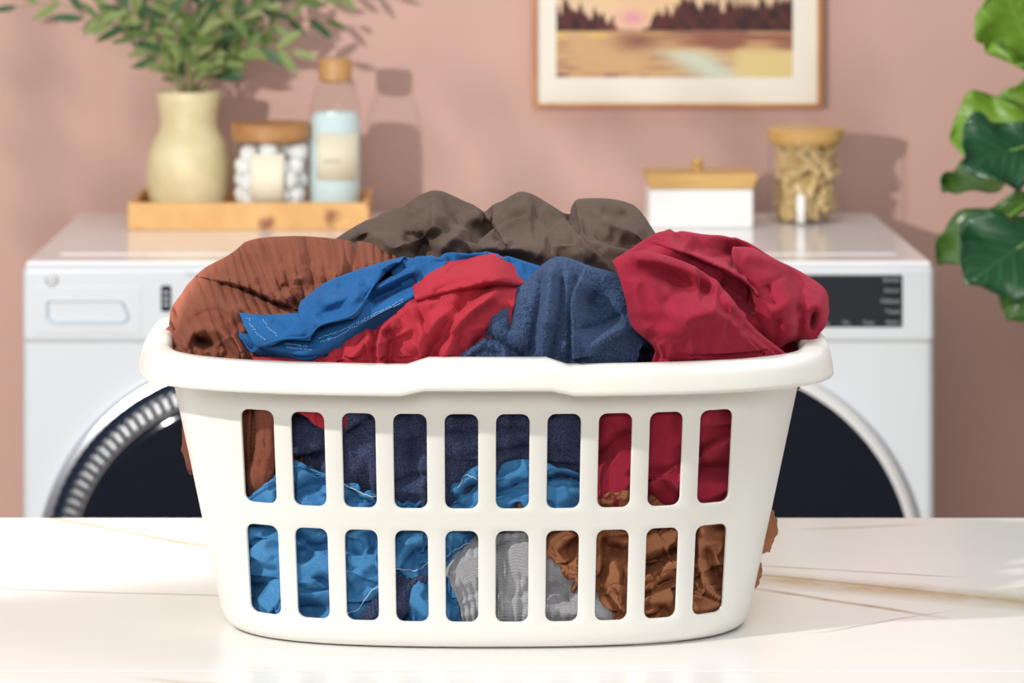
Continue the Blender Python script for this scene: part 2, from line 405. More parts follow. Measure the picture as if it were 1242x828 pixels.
# rim with raised grips
prof = [(-0.0015, 0.2200), (-0.0020, 0.2380), (-0.0005, 0.2430), (0.0040, 0.2452), (0.0130, 0.2450), (0.0195, 0.2435), (0.0235, 0.2405), (0.0255, 0.2360), (0.0285, 0.2245), (0.0290, 0.2215), (0.0280, 0.2205), (0.0262, 0.2212), (0.0225, 0.2350), (0.0180, 0.2385), (0.0035, 0.2390), (0.0020, 0.2200)]
def sstep(x): x = max(0, min(1, x)); return x*x*(3-2*x)
NR = 320; v = []; f = []; A0, B0 = ab(HT)
for i in range(NR):
    ph = 2*math.pi*i/NR
    x0, y0 = plan(ph, A0, B0)
    gx = sstep((0.0665 - abs(x0 - 0.0 )) / 0.007) if abs(y0) > 0.13 else 0
    gy = sstep((0.070 - abs(y0)) / 0.010) if abs(x0) > 0.22 else 0
    for (o_, z) in prof:
        q = plan(ph, A0 + o_*0.95, B0 + o_*0.9)
        lift = 0.0058*max(gx, gy)
        if z < 0.23 and o_ > 0.01: lift *= 0.75
        v.append((BX + q[0], BY + q[1], BZ + z + lift))
m_ = len(prof)
for i in range(NR):
    j = (i+1) % NR
    for k in range(m_): f.append((i*m_+k, j*m_+k, j*m_+(k+1) % m_, i*m_+(k+1) % m_))
mesh_obj('rim', v, f, plastic, basket)
# floor of the basket
bm = bmesh.new(); ring = [bm.verts.new((BX + plan(2*math.pi*i/96, 0.216, 0.162)[0], BY + plan(2*math.pi*i/96, 0.216, 0.162)[1], BZ + 0.0005)) for i in range(96)]
bm.faces.new(ring); r2 = bmesh.ops.extrude_face_region(bm, geom=bm.faces[:])
for e in r2['geom']:
    if isinstance(e, bmesh.types.BMVert): e.co.z += 0.0028
bmesh.ops.recalc_face_normals(bm, faces=bm.faces)
from_bm('basket_floor', bm, plastic, basket, smooth=False)
fix_parent(basket)

def wallD(X_, h):
    hh = np.clip(h, 0.0, HT); a = 0.232 + 0.047*hh/HT; b_ = 0.180 + 0.015*hh/HT
    u = np.clip(np.abs(X_ - BX)/a, 0, 0.985)
    return BY - b_*(1 - u**NE)**(1/NE)*(1 - BOW*u*u)

# ---------------------------------------------------------------- cloth sheets
_lat = {}
def vnoise(x, y, seed):
    if seed not in _lat: _lat[seed] = np.random.RandomState(seed).rand(64, 64)
    L = _lat[seed]
    xi = np.floor(x).astype(int); yi = np.floor(y).astype(int); fx = x-xi; fy = y-yi
    fx = fx*fx*fx*(fx*(fx*6-15)+10); fy = fy*fy*fy*(fy*(fy*6-15)+10)
    g = lambda a, b_: L[a % 64, b_ % 64]
    return (g(xi, yi)*(1-fx)+g(xi+1, yi)*fx)*(1-fy) + (g(xi, yi+1)*(1-fx)+g(xi+1, yi+1)*fx)*fy
def wrinkle(px, py, ang, L, S, seed):
    a = math.radians(ang); c, s = math.cos(a), math.sin(a)
    wx = px + 14*(vnoise(px/38, py/38, seed+7)-0.5)*2; wy = py + 14*(vnoise(px/38+9, py/38+5, seed+8)-0.5)*2
    u = (wx*c + wy*s)/L; v_ = (-wx*s + wy*c)/S
    n = vnoise(u+3.1, v_+1.7, seed)
    n2 = vnoise(u*1.9+11, v_*2.1+4, seed+1)
    r = 1 - np.abs(2*n-1)*1.6
    return 0.75*np.clip(r, 0, 1)**1.5 + 0.25*n2
def crm(P0, P1, P2, P3, t_):
    return 0.5*((2*P1) + (-P0+P2)*t_ + (2*P0-5*P1+4*P2-P3)*t_**2 + (-P0+3*P1-3*P2+P3)*t_**3)
def resample(C, n):      # C (k, m, 3) along axis 0
    k = C.shape[0]
    tt = np.linspace(0, k-1, n); i = np.minimum(tt.astype(int), k-2); fr = (tt-i)[:, None, None]
    Cp = np.concatenate([2*C[:1]-C[1:2], C, 2*C[-1:]-C[-2:-1]], 0)
    return crm(Cp[i], Cp[i+1], Cp[i+2], Cp[i+3], fr)
def polydist(px, py, pts, smooth=True):
    pts = np.array(pts, float)
    if smooth and len(pts) > 2:
        pts = resample(pts[:, None, :], (len(pts)-1)*6+1)[:, 0, :]
    best = np.full(px.shape, 1e9); sgn = np.zeros(px.shape); par = np.zeros(px.shape); n = len(pts)-1
    for i in range(n):
        a, b_ = pts[i], pts[i+1]; d = b_-a; L2 = (d**2).sum() + 1e-9
        tt = np.clip(((px-a[0])*d[0] + (py-a[1])*d[1])/L2, 0, 1)
        dx = px-(a[0]+tt*d[0]); dy = py-(a[1]+tt*d[1]); dd = np.sqrt(dx*dx+dy*dy)
        m = dd < best; best = np.where(m, dd, best)
        sgn = np.where(m, np.sign(d[0]*dy - d[1]*dx), sgn); par = np.where(m, (i+tt)/n, par)
    return best, sgn, par
def disp(px, py, creases):
    """toward-viewer displacement in metres. r ridge, v valley, s step (side to the right of travel, i.e. +cross, is raised), l lump, h hole"""
    out = np.zeros(px.shape)
    for c in creases:
        k, w_, amp, pts = c[:4]
        if k in 'lh':
            (cx, cy), (rx, ry), ang = pts
            a = math.radians(ang); dx, dy = px-cx, py-cy
            u = (dx*math.cos(a)+dy*math.sin(a))/rx; v_ = (-dx*math.sin(a)+dy*math.cos(a))/ry
            g = np.exp(-(u*u+v_*v_)**(w_))
            out += (amp if k == 'l' else -amp)*g; continue
        d, sg, par = polydist(px, py, pts)
        fade = np.clip(np.sin(np.pi*np.clip(par, 0.0, 1))*2.2 + (0.0 if len(c) < 5 else c[4]), 0, 1)
        dend = fade
        if k == 'r': out += amp*np.exp(-(d/w_)**2)*dend
        elif k == 'v': out -= amp*np.exp(-(d/w_)**1.3)*dend
        elif k == 's':
            s = d*sg
            edge = 0.5+0.5*np.tanh(s/1.3)
            out += dend*amp*(edge*np.exp(-np.maximum(s, 0)/w_) - 0.55*(1-edge)*np.exp(-np.maximum(-s, 0)/(w_*0.55)))
    return out
def crumple(G, grow, seed, anchor=0.03, iters=160, kb=0.10):
    """relax an over-long sheet so that it buckles into folds (position based, vectorised)"""
    r = np.random.RandomState(seed); nv, nu = G.shape[:2]
    gy, gx = np.meshgrid(np.arange(nv)*1.0, np.arange(nu)*1.0, indexing='ij')
    X = G.copy(); X[..., 1] += 0.0030*(vnoise(gx/2.6+seed, gy/2.6, seed % 40+200)-0.5) + 0.002*(vnoise(gx/6, gy/6+seed, seed % 40+201)-0.5)
    gm = grow*(0.35 + 1.3*vnoise(gx/7+3, gy/7+seed, seed % 40+202))
    an = np.full((nv, nu), anchor)
    sets = []
    def rest(a, b_): return np.linalg.norm(G[a]-G[b_], axis=-1)*(1 + 0.5*(gm[a]+gm[b_]))
    S = slice
    for p in (0, 1):
        a = (S(None), S(p, nu-1, 2)); b_ = (S(None), S(p+1, nu, 2)); n = min(len(range(p, nu-1, 2)), len(range(p+1, nu, 2))); sets.append((a, b_, rest(a, b_)))
        a = (S(p, nv-1, 2), S(None)); b_ = (S(p+1, nv, 2), S(None)); sets.append((a, b_, rest(a, b_)))
        a = (S(p, nv-1, 2), S(0, nu-1)); b_ = (S(p+1, nv, 2), S(1, nu)); sets.append((a, b_, rest(a, b_)))
        a = (S(p, nv-1, 2), S(1, nu)); b_ = (S(p+1, nv, 2), S(0, nu-1)); sets.append((a, b_, rest(a, b_)))
    w3 = np.array([0.9, 0.35, 0.9])
    for it in range(iters):
        for k, (a, b_, L0) in enumerate(sets):
            d = X[b_]-X[a]; L = np.linalg.norm(d, axis=-1)+1e-9
            st = 0.5 if k % 4 < 2 else 0.22
            c = (st*(L-L0)/L)[..., None]*d
            Xa = X[a]; X[a] = Xa + c; X[b_] = X[b_] - c
        E = X-G; Lp = np.zeros_like(E)
        Ep = np.pad(E, ((1, 1), (1, 1), (0, 0)), 'edge'); Lp = 0.25*(Ep[:-2, 1:-1]+Ep[2:, 1:-1]+Ep[1:-1, :-2]+Ep[1:-1, 2:]) - E
        X += kb*Lp - an[..., None]*E*w3
    return X
def patch(ctrl, step=1.7, creases=(), noise=(), fine=None, ripple=None, floor_o=0.0012, gain=1.0, back=0.0, crump=None):
    """ctrl: rows (top to bottom) of (px, py, offset behind the basket's front wall)"""
    C = np.array(ctrl, float); C[..., 2] += back
    rl = np.abs(np.diff(C[:, :, :2], axis=0)); cl = np.abs(np.diff(C[:, :, :2], axis=1))
    hgt = np.hypot(rl[..., 0], rl[..., 1]).sum(0).max(); wid_ = np.hypot(cl[..., 0], cl[..., 1]).sum(1).max()
    nv = int(max(12, hgt/step)); nu = int(max(12, wid_/step))
    def place(n_v, n_u, relax):
        G = resample(C, n_v); G = resample(G.transpose(1, 0, 2), n_u).transpose(1, 0, 2)
        px, py, o_ = G[..., 0], G[..., 1], G[..., 2]
        D = np.full(px.shape, 3.0)
        for _ in range(12):
            Z = CAMZ - (py-HY)/F*D; Xw = (px-VX)/F*D
            D = 0.5*D + 0.5*(wallD(Xw, Z-BZ) + o_)
        return np.stack([(px-VX)/F*D, D, CAMZ - (py-HY)/F*D], -1)
    if crump:
        cs = crump[3] if len(crump) > 3 else 5.0
        G0 = place(int(max(8, hgt/cs)), int(max(8, wid_/cs)), False)
        X = crumple(G0, crump[0], crump[1], crump[2] if len(crump) > 2 else 0.03)
        W = resample(X, nv); W = resample(W.transpose(1, 0, 2), nu).transpose(1, 0, 2)
    else: W = place(nv, nu, False)
    Xw, D, Z = W[..., 0].copy(), W[..., 1].copy(), W[..., 2].copy()
    px = Xw*F/D+VX; py = (CAMZ-Z)*F/D+HY
    dsp = disp(px, py, creases)*gain
    for (amp, ang, L, S, seed) in noise: dsp += amp*(wrinkle(px, py, ang, L, S, seed)-0.5)*(0.5 if crump else 1)
    uu = np.linspace(0, 1, nu)[None, :]*np.ones((nv, 1)); vv = np.linspace(0, 1, nv)[:, None]*np.ones((1, nu))
    if ripple:
        cnt, amp, pw = ripple[:3]
        r = np.abs(np.cos(np.pi*cnt*uu + 2.0*(vnoise(vv*3, uu*4, 77)-0.5)))
        dsp += amp*(r**pw - 0.5)
    if fine: dsp += fine[0]*(vnoise(px/fine[1], py/fine[1], 31)-0.5 + 0.5*(vnoise(px/fine[1]*2, py/fine[1]*2, 32)-0.5))
    k_ = 1 - dsp/D; Xw *= k_; Z = CAMZ + (Z-CAMZ)*k_; D = D - dsp     # push along the line of sight so outlines stay put
    h = Z-BZ; wd = wallD(Xw, h); lim = wd + floor_o + 0.0032
    D = np.where(h < 0.250, np.maximum(D, lim), D)
    Z = np.maximum(Z, BZ+0.0045)
    V_ = np.stack([Xw, D, Z], -1).reshape(-1, 3)
    du = np.hypot(np.diff(Xw, axis=1), np.diff(Z, axis=1)).mean()*nu; dv = np.hypot(np.diff(Xw, axis=0), np.diff(Z, axis=0)).mean()*nv
    UV = np.stack([uu*du, (1-vv)*dv], -1).reshape(-1, 2)
    idx = np.arange(nu*nv).reshape(nv, nu)
    Fc = np.stack([idx[:-1, :-1], idx[1:, :-1], idx[1:, 1:], idx[:-1, 1:]], -1).reshape(-1, 4)
    return V_, UV, Fc
def lump(c, r, seed, amp=0.18, n=40):
    """closed crumpled wad of cloth around a centre (world)"""
    rs = random.Random(seed); V_ = []; UV = []; Fc = []
    off = Vector((rs.random()*9, rs.random()*9, rs.random()*9))
    for j in range(n+1):
        th = math.pi*j/n
        for i in range(2*n):
            ph = 2*math.pi*i/(2*n); d = Vector((math.sin(th)*math.cos(ph), math.sin(th)*math.sin(ph), math.cos(th)))
            q = d*1.6+off
            k = 1 + amp*(1-2*abs(mnoise.noise(q))*1.4) + amp*0.5*mnoise.noise(q*2.3)
            V_.append((c[0]+r[0]*k*d.x, c[1]+r[1]*k*d.y, c[2]+r[2]*k*d.z)); UV.append((i/(2*n)*0.3, j/n*0.15))
    for j in range(n):
        for i in range(2*n):
            i2 = (i+1) % (2*n); Fc.append((j*2*n+i, (j+1)*2*n+i, (j+1)*2*n+i2, j*2*n+i2))
    return np.array(V_), np.array(UV), np.array(Fc)
def garment(name, label, patches, m, thick=0.0016, cat='clothes', second=None):
    vs_, us_, fs_, k = [], [], [], 0
    for V_, UV, Fc in patches: vs_.append(V_); us_.append(UV); fs_.append(np.asarray(Fc)+k); k += len(V_)
    V_ = np.concatenate(vs_); c = V_.mean(0)
    me = bpy.data.meshes.new(name); me.from_pydata((V_-c).tolist(), [], np.concatenate(fs_).tolist()); me.update(); me.shade_smooth()
    me.materials.append(m)
    o = bpy.data.objects.new(name, me); COL.objects.link(o); o.location = c
    uvl = me.uv_layers.new(name='UVMap'); idx = np.empty(len(me.loops), dtype=np.int32); me.loops.foreach_get('vertex_index', idx)
    uvl.data.foreach_set('uv', np.concatenate(us_).astype(np.float32)[idx].ravel())
    s = o.modifiers.new('solid', 'SOLIDIFY'); s.thickness = thick; s.offset = -1
    tag(o, label, cat)
    if second:
        me.materials.append(second[1]); k0 = sum(len(p_[2]) for p_ in patches[:second[0]])
        ix = np.zeros(len(me.polygons), dtype=np.int32); ix[k0:] = 1; me.polygons.foreach_set('material_index', ix)
    return o

# fabrics -------------------------------------------------
def fabric(name, col, col2, kind, rough=0.9, sheen=0.25, scale=1.0):
    m = mat(name, col, rough, spec=0.15, sheen=sheen); t, b = nt(m)
    b.inputs['Sheen Roughness'].default_value = 0.5
    b.inputs['Sheen Tint'].default_value = (*[min(1, c*1.6+0.1) for c in col], 1)
    uv = N(t, 'ShaderNodeUVMap').outputs[0]; ob = N(t, 'ShaderNodeTexCoord').outputs['Object']
    sp = N(t, 'ShaderNodeSeparateXYZ'); t.links.new(uv, sp.inputs[0]); U, V_ = sp.outputs[0], sp.outputs[1]
    if kind == 'knit':          # small chevron stitches
        s = 1100*scale
        wv = mth(t, 'SINE', mth(t, 'MULTIPLY', U, s*2.4))
        ch = mth(t, 'SINE', mth(t, 'ADD', mth(t, 'MULTIPLY', V_, s*2.2), mth(t, 'MULTIPLY', mth(t, 'ABSOLUTE', wv), 2.6)))
        h = mth(t, 'ADD', mth(t, 'MULTIPLY', ch, 0.5), mth(t, 'MULTIPLY', wv, 0.15))
        nn = noise_tex(t, ob, 900, 2)
        fac = mth(t, 'MULTIPLY_ADD', mth(t, 'ADD', h, mth(t, 'MULTIPLY', mth(t, 'SUBTRACT', nn, 0.5), 3.5)), 0.22, 0.5)
        t.links.new(ramp(t, fac, [(0.1, col2), (0.9, col)]), b.inputs['Base Color'])
        t.links.new(bump(t, h, 0.75, 0.0007, bump(t, nn, 0.3, 0.0006)), b.inputs['Normal'])
    elif kind == 'twill':
        h = mth(t, 'SINE', mth(t, 'MULTIPLY', mth(t, 'ADD', U, mth(t, 'MULTIPLY', V_, 0.35)), 3300*scale))
        t.links.new(ramp(t, mth(t, 'MULTIPLY_ADD', h, 0.5, 0.5), [(0, tuple(0.6*a+0.4*c for a, c in zip(col, col2))), (0.75, col)]), b.inputs['Base Color'])
        t.links.new(bump(t, h, 0.3, 0.0004), b.inputs['Normal'])
    elif kind == 'speckle':
        n1 = noise_tex(t, ob, 1500, 2, 0.7); n2 = noise_tex(t, ob, 700, 3, 0.7)
        t.links.new(ramp(t, n1, [(0.38, tuple(c*0.45 for c in col)), (0.52, col), (0.66, col2)]), b.inputs['Base Color'])
        t.links.new(bump(t, n2, 0.9, 0.0012), b.inputs['Normal'])
    elif kind == 'fleece':
        n1 = noise_tex(t, ob, 1500, 2, 0.6); n2 = noise_tex(t, ob, 60, 3)
        mix = mth(t, 'ADD', mth(t, 'MULTIPLY', n1, 0.7), mth(t, 'MULTIPLY', n2, 0.3))
        t.links.new(ramp(t, mix, [(0.35, col2), (0.65, col)]), b.inputs['Base Color'])
        t.links.new(bump(t, n1, 0.35, 0.0006), b.inputs['Normal'])
    else:                        # plain weave
        n1 = noise_tex(t, mapping(t, uv, (2600*scale, 400, 1)), 1, 2); n2 = noise_tex(t, mapping(t, uv, (400, 2600*scale, 1)), 1, 2)
        n3 = noise_tex(t, ob, 45, 3)
        mix = mth(t, 'ADD', mth(t, 'MULTIPLY', mth(t, 'ADD', n1, n2), 0.3), mth(t, 'MULTIPLY', n3, 0.4))
        t.links.new(ramp(t, mix, [(0.38, col2), (0.62, col)]), b.inputs['Base Color'])
        t.links.new(bump(t, mth(t, 'ADD', n1, n2), 0.25, 0.0004), b.inputs['Normal'])
    return m
rust_f = fabric('rust_wool_knit', (0.37, 0.125, 0.073), (0.13, 0.035, 0.020), 'knit', scale=1.6)  # second colour deepened to put lit and shaded contrast into the stitches
blue_f = fabric('royal_blue_cotton', (0.022, 0.125, 0.335), (0.012, 0.085, 0.25), 'weave', 0.8, 0.15)
red_f = fabric('red_fine_twill', (0.44, 0.032, 0.052), (0.32, 0.018, 0.03), 'twill', 0.8, 0.2)
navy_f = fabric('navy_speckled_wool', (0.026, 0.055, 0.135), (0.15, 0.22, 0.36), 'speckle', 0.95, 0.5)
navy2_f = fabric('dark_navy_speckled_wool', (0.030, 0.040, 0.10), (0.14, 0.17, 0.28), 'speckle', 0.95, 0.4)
maroon_f = fabric('maroon_fleece', (0.34, 0.022, 0.048), (0.25, 0.012, 0.03), 'fleece', 0.9, 0.35)
brown_f = fabric('taupe_brown_twill', (0.120, 0.084, 0.067), (0.090, 0.061, 0.048), 'weave', 0.75, 0.15)
denim_f = fabric('mid_blue_denim', (0.075, 0.26, 0.50), (0.035, 0.16, 0.36), 'weave', 0.8, 0.15, 0.8)
tan_f = fabric('tan_brown_cotton', (0.36, 0.150, 0.070), (0.27, 0.10, 0.045), 'weave', 0.6, 0.15)
grey_f = fabric('heather_grey_knit', (0.62, 0.62, 0.64), (0.22, 0.22, 0.25), 'knit', scale=1.4)
thread_m = mat('pale_topstitch', (0.22, 0.42, 0.68), 0.7)
white_edge = mat('pale_hem_edge', (0.36, 0.50, 0.66), 0.8)

def R(*pts): return [tuple(p) for p in pts]

def fuzz(parent, p_, n, ln, m, seed):
    """loose wool fibres standing off the knit, one thin sliver each"""
    V_, UV, Fc = p_; r = np.random.RandomState(seed); Fc = np.asarray(Fc); q = Fc[r.randint(0, len(Fc), n)]
    w_ = r.rand(n, 4); w_ /= w_.sum(1, keepdims=True); c = (V_[q]*w_[..., None]).sum(1)
    nn = np.cross(V_[q[:, 2]]-V_[q[:, 0]], V_[q[:, 3]]-V_[q[:, 1]]); nn /= np.linalg.norm(nn, axis=1, keepdims=True)+1e-12
    nn *= -np.sign(nn[:, 1:2]+1e-9)
    d = nn*0.55 + r.normal(0, 0.6, (n, 3)); d /= np.linalg.norm(d, axis=1, keepdims=True)
    d -= nn*np.minimum((d*nn).sum(1, keepdims=True), 0)*1.6
    s_ = np.cross(d, r.normal(0, 1, (n, 3))); s_ /= np.linalg.norm(s_, axis=1, keepdims=True)
    L_ = ln*(0.4+0.8*r.rand(n, 1)); off = np.array(parent.location)
    tri = np.stack([c - s_*7e-5, c + s_*7e-5, c + d*L_], 1).reshape(-1, 3) - off
    o = mesh_obj('wool_fuzz', tri.tolist(), np.arange(3*n).reshape(-1, 3).tolist(), m, parent, smooth=False); o['kind'] = 'stuff'; return o

# rust sweater
rust_cr = [
 ('s', 26, 0.017, [(356,374),(330,364),(305,352),(285,345),(262,340)], 0.3), ('v', 8, .010, [(396,272),(402,310),(400,335),(386,362)], 0), ('v', 8, .010, [(430,272),(430,310),(424,330),(406,356)], 0), ('v', 7, .009, [(372,272),(378,305),(380,330),(372,358)], 0), ('r', 9, .008, [(412,275),(416,315),(398,352)], 0), ('v', 7, .008, [(318,275),(322,310),(328,335),(342,358)], 0), ('r', 14, .008, [(275,372),(310,382),(350,392)], .2),
 ('v', 7, 0.009, [(300,352),(330,366),(356,372),(372,374)], 0.3),
 ('h', 1.2, 0.030, ((248, 416), (12, 7), 20)),
 ('r', 7, 0.008, [(236,446),(226,424),(233,404),(250,398),(272,406),(290,424),(296,440)], 0.2),
 ('v', 5, 0.006, [(262,440),(275,428),(268,416)], 0.5),
 ('r', 12, 0.006, [(213,395),(240,375),(275,372),(300,385)], 0),
 ('v', 6, 0.005, [(215,415),(232,388),(262,376),(292,392),(310,412)], 0),
 ('v', 9, 0.010, [(340,345),(352,362),(362,372)], 0.3),
 ('r', 12, 0.005, [(300,300),(296,325),(312,345)], 0),
 ('r', 9, 0.008, [(350,275),(358,310),(362,350)], 0),
]
rust_a = patch([
 R((222,420,.10),(235,395,.13),(262,360,.15),(292,335,.17),(320,318,.18),(362,312,.18),(410,312,.19),(452,316,.20),(484,322,.20)),
 R((206,412,.055),(214,370,.10),(246,333,.12),(282,311,.13),(308,294,.14),(360,290,.14),(410,292,.15),(452,297,.15),(485,309,.15)),
 R((205,424,.022),(218,388,.05),(252,355,.07),(288,338,.075),(322,322,.08),(366,318,.085),(415,316,.09),(454,314,.10),(488,318,.12)),
 R((207,434,.012),(228,408,.020),(262,382,.030),(298,366,.036),(332,350,.042),(372,346,.05),(418,340,.06),(456,332,.075),(490,330,.09)),
 R((214,442,.010),(238,428,.010),(272,408,.014),(308,390,.018),(342,376,.024),(378,370,.032),(421,362,.04),(458,352,.055),(492,346,.07)),
 R((224,450,.009),(248,446,.008),(282,436,.010),(318,420,.013),(352,408,.018),(386,398,.022),(425,388,.03),(460,378,.04),(492,366,.05)),
 R((232,480,.010),(258,480,.010),(290,478,.010),(322,470,.014),(352,460,.02),(386,450,.025),(425,440,.03),(460,430,.04),(492,420,.05)),
 R((240,545,.014),(265,550,.014),(292,552,.014),(318,548,.016),(345,540,.022),(378,530,.03),(415,515,.03),(450,500,.04),(482,490,.05)),
 R((250,615,.020),(270,618,.020),(296,618,.022),(318,612,.024),(342,600,.028),(372,590,.03),(405,570,.03),(440,550,.04),(472,540,.05)),
], 1.0, rust_cr, [(0.004, 70, 60, 26, 3)], ripple=(27, 0.0085, 0.75), gain=1.5, back=0.010, crump=(0.10, 1, 0.03, 9))
# fold of the sweater hanging behind the first slot
rust_b = patch([
 R((304,470,.012),(312,470,.005),(324,470,.004),(336,470,.010)),
 R((308,500,.012),(316,500,.004),(326,502,.003),(336,502,.010)),
 R((310,530,.012),(318,530,.004),(326,532,.003),(336,532,.010)),
 R((306,555,.012),(314,555,.004),(322,560,.003),(334,562,.010)),
 R((298,575,.014),(305,578,.005),(316,584,.005),(330,588,.012)),
 R((300,600,.020),(306,600,.014),(316,602,.014),(330,604,.018)),
], 1.4, [('v', 4, .003, [(322,500),(321,540),(312,575)], 0)], [(0.002, 80, 20, 8, 5)])
# part of the sweater pressed out through the left side slots
rust_c = lump((BX-0.2500, 3.052, ZC+0.165), (0.016, 0.014, 0.036), 4)
sweater_o = garment('knit_sweater', 'chunky ribbed rust-brown knit sweater heaped at the left end of the basket', [rust_a, rust_b, rust_c], rust_f, 0.003)
fuzz(sweater_o, rust_a, 7000, 0.0022, mat('rust_fibre', (0.42, 0.15, 0.085), 0.9), 3)

# blue shirt: under band, tail, cuff, upper lobe
band = patch([
 R((276,392,.030),(300,398,.026),(335,400,.022),(372,392,.022),(410,372,.022),(445,352,.030),(475,335,.036),(505,322,.040),(540,318,.05)),
 R((284,402,.020),(310,411,.012),(342,410,.010),(376,404,.008),(410,390,.008),(440,374,.012),(468,358,.018),(496,344,.024),(530,334,.035)),
 R((294,414,.016),(316,418,.006),(345,420,.002),(374,420,-.001),(408,406,.002),(436,390,.006),(464,375,.010),(494,360,.016),(525,346,.026)),
 R((304,425,.014),(323,423,.006),(346,427,.002),(372,430,.000),(406,418,.004),(434,401,.008),(462,384,.014),(492,370,.020),(520,354,.028)),
 R((312,434,.026),(330,434,.022),(350,438,.018),(374,442,.018),(408,432,.020),(438,416,.022),(466,398,.026),(496,384,.032),(524,366,.036)),
], 1.3, [('v', 8, .012, [(448,366),(478,352),(505,338)], .3), ('r', 6, .006, [(452,352),(480,338),(508,326)], .2), ('s', 16, .006, [(306,426),(312,419)], .4)],
 [(0.0018, -15, 60, 16, 12)], gain=1.9, crump=(0.06, 2, 0.03, 9))
tail = patch([
 R((470,330,.10),(505,325,.10),(560,322,.10),(610,322,.11),(645,328,.11)),
 R((470,322,.062),(505,314,.066),(560,310,.070),(605,311,.075),(652,322,.08)),
 R((478,332,.046),(510,322,.048),(560,318,.056),(605,320,.062),(655,334,.07)),
 R((488,345,.040),(515,338,.042),(560,335,.046),(602,338,.050),(660,348,.06)),
 R((500,365,.045),(522,362,.045),(562,362,.048),(600,365,.050),(665,370,.06)),
], 1.8, [('v', 5, .005, [(500,328),(560,316),(620,320)], 0)], [(0.003, 0, 40, 9, 15)], crump=(0.16, 3))
cuff = patch([
 R((290,392,.040),(312,392,.040),(342,392,.040),(380,390,.040)),
 R((291,379,.022),(313,381,.021),(342,380,.022),(378,377,.024)),
 R((296,392,.008),(318,393,.004),(346,392,.003),(380,386,.004)),
 R((303,406,.001),(324,406,-.003),(350,402,-.004),(380,396,-.002)),
 R((310,419,.000),(328,416,-.004),(347,410,-.005),(374,410,-.006)),
 R((314,421,.006),(330,418,.002),(348,412,.001),(376,412,.000)),
], 1.3, [('r', 7, .003, [(340,384),(352,398),(372,404)], 0), ('v', 9, .004, [(330,386),(345,398),(372,392)], 0)], [(0.0015, 10, 40, 14, 18)], gain=1.5, back=-0.006, crump=(0.08, 4, 0.04, 7))
lobe = patch([
 R((392,372,.090),(410,362,.090),(440,350,.090),(468,340,.090),(490,332,.085)),
 R((372,362,.055),(398,342,.062),(438,326,.066),(468,317,.066),(490,313,.062)),
 R((365,372,.022),(392,356,.024),(430,342,.028),(462,330,.030),(482,318,.040)),
 R((366,382,.006),(390,372,.004),(425,358,.006),(452,345,.012),(474,321,.026)),
 R((371,392,-.002),(392,386,-.008),(420,374,-.004),(440,362,.004),(462,330,.020)),
 R((379,398,-.004),(394,391,-.010),(418,385,-.010),(432,379,-.004),(447,360,.008)),
 R((381,400,.002),(395,393,-.003),(419,387,-.003),(434,381,.002),(449,362,.014)),
], 1.2, [('v', 10, .006, [(408,348),(428,350),(444,344)], .2), ('v', 7, .004, [(382,384),(410,372),(432,352)], 0), ('r', 9, .005, [(385,368),(415,362),(440,350)], 0), ('v', 12, .009, [(474,328),(462,348),(448,368)], .4)],
 [(0.0015, -30, 50, 18, 21)], gain=2.1, crump=(0.07, 5, 0.03, 9))
def snapper(patches):
    V_ = np.concatenate([p_[0] for p_ in patches]); sx = V_[:, 0]*F/V_[:, 1]+VX; sy = (CAMZ-V_[:, 2])*F/V_[:, 1]+HY
    def f(x, y):
        d = (sx-x)**2+(sy-y)**2; m = np.where(d < 6)[0]
        i = m[np.argmin(V_[m, 1])] if len(m) else int(np.argmin(d))
        return Vector(V_[i])
    return f
def stitches(snap, rows, half=0.00075):
    st = []; sf = []
    for pts, n in rows:
        pts = resample(np.array([(a, b_, 0) for a, b_ in pts], float)[:, None, :], n+1)[:, 0, :2]
        for i in range(n):
            c = snap(*pts[i]) + Vector((0, -0.0006, 0)); q, q2 = pts[i], pts[i+1]
            d = Vector((q2[0]-q[0], 0, -(q2[1]-q[1]))).normalized(); nn = Vector((-d.z, 0, d.x)); k = len(st)
            for sx, sz, sy in ((-1,-1,.0006),(1,-1,.0006),(1,1,.0006),(-1,1,.0006),(-.6,-.6,-.0004),(.6,-.6,-.0004),(.6,.6,-.0004),(-.6,.6,-.0004)):
                st.append(c + d*sx*half*0.9 + nn*sz*half*0.5 + Vector((0, sy, 0)))
            for q_ in ((4,5,6,7),(0,1,5,4),(1,2,6,5),(2,3,7,6),(3,0,4,7)): sf.append(tuple(k+a for a in q_))
    return st, sf
def snapped_tube(snap, pts, wid, n=40):
    pts = resample(np.array([(a, b_, 0) for a, b_ in pts], float)[:, None, :], n)[:, 0, :2]
    P3 = [snap(*q) for q in pts]
    for _ in range(4): P3 = [(P3[max(0, i-1)]+P3[i]+P3[min(n-1, i+1)])/3 for i in range(n)]
    P3 = [q + Vector((0, -wid*0.8-0.0004, 0)) for q in P3]
    return tube_data(P3, [wid]*n, 6)
bsn = snapper([band, cuff, lobe])
st_v = stitches(bsn, [([(386,408),(410,400),(440,386),(462,375),(490,360)], 46), ([(388,413),(412,405),(442,391),(464,380),(492,365)], 46), ([(345,414),(358,416),(374,419)], 14), ([(347,419),(360,421),(378,424)], 14), ([(300,384),(307,400),(322,412)], 16), ([(318,386),(326,398),(336,406)], 12)])
bo = garment('blue_shirt', 'royal blue cotton shirt with an open cuff, lying across the red garment and rust sweater', [band, tail, cuff, lobe], blue_f, 0.0012)
ts = mesh_obj('topstitching', [Vector(p_)-bo.location for p_ in st_v[0]], st_v[1], thread_m, bo); ts['kind'] = 'stuff'
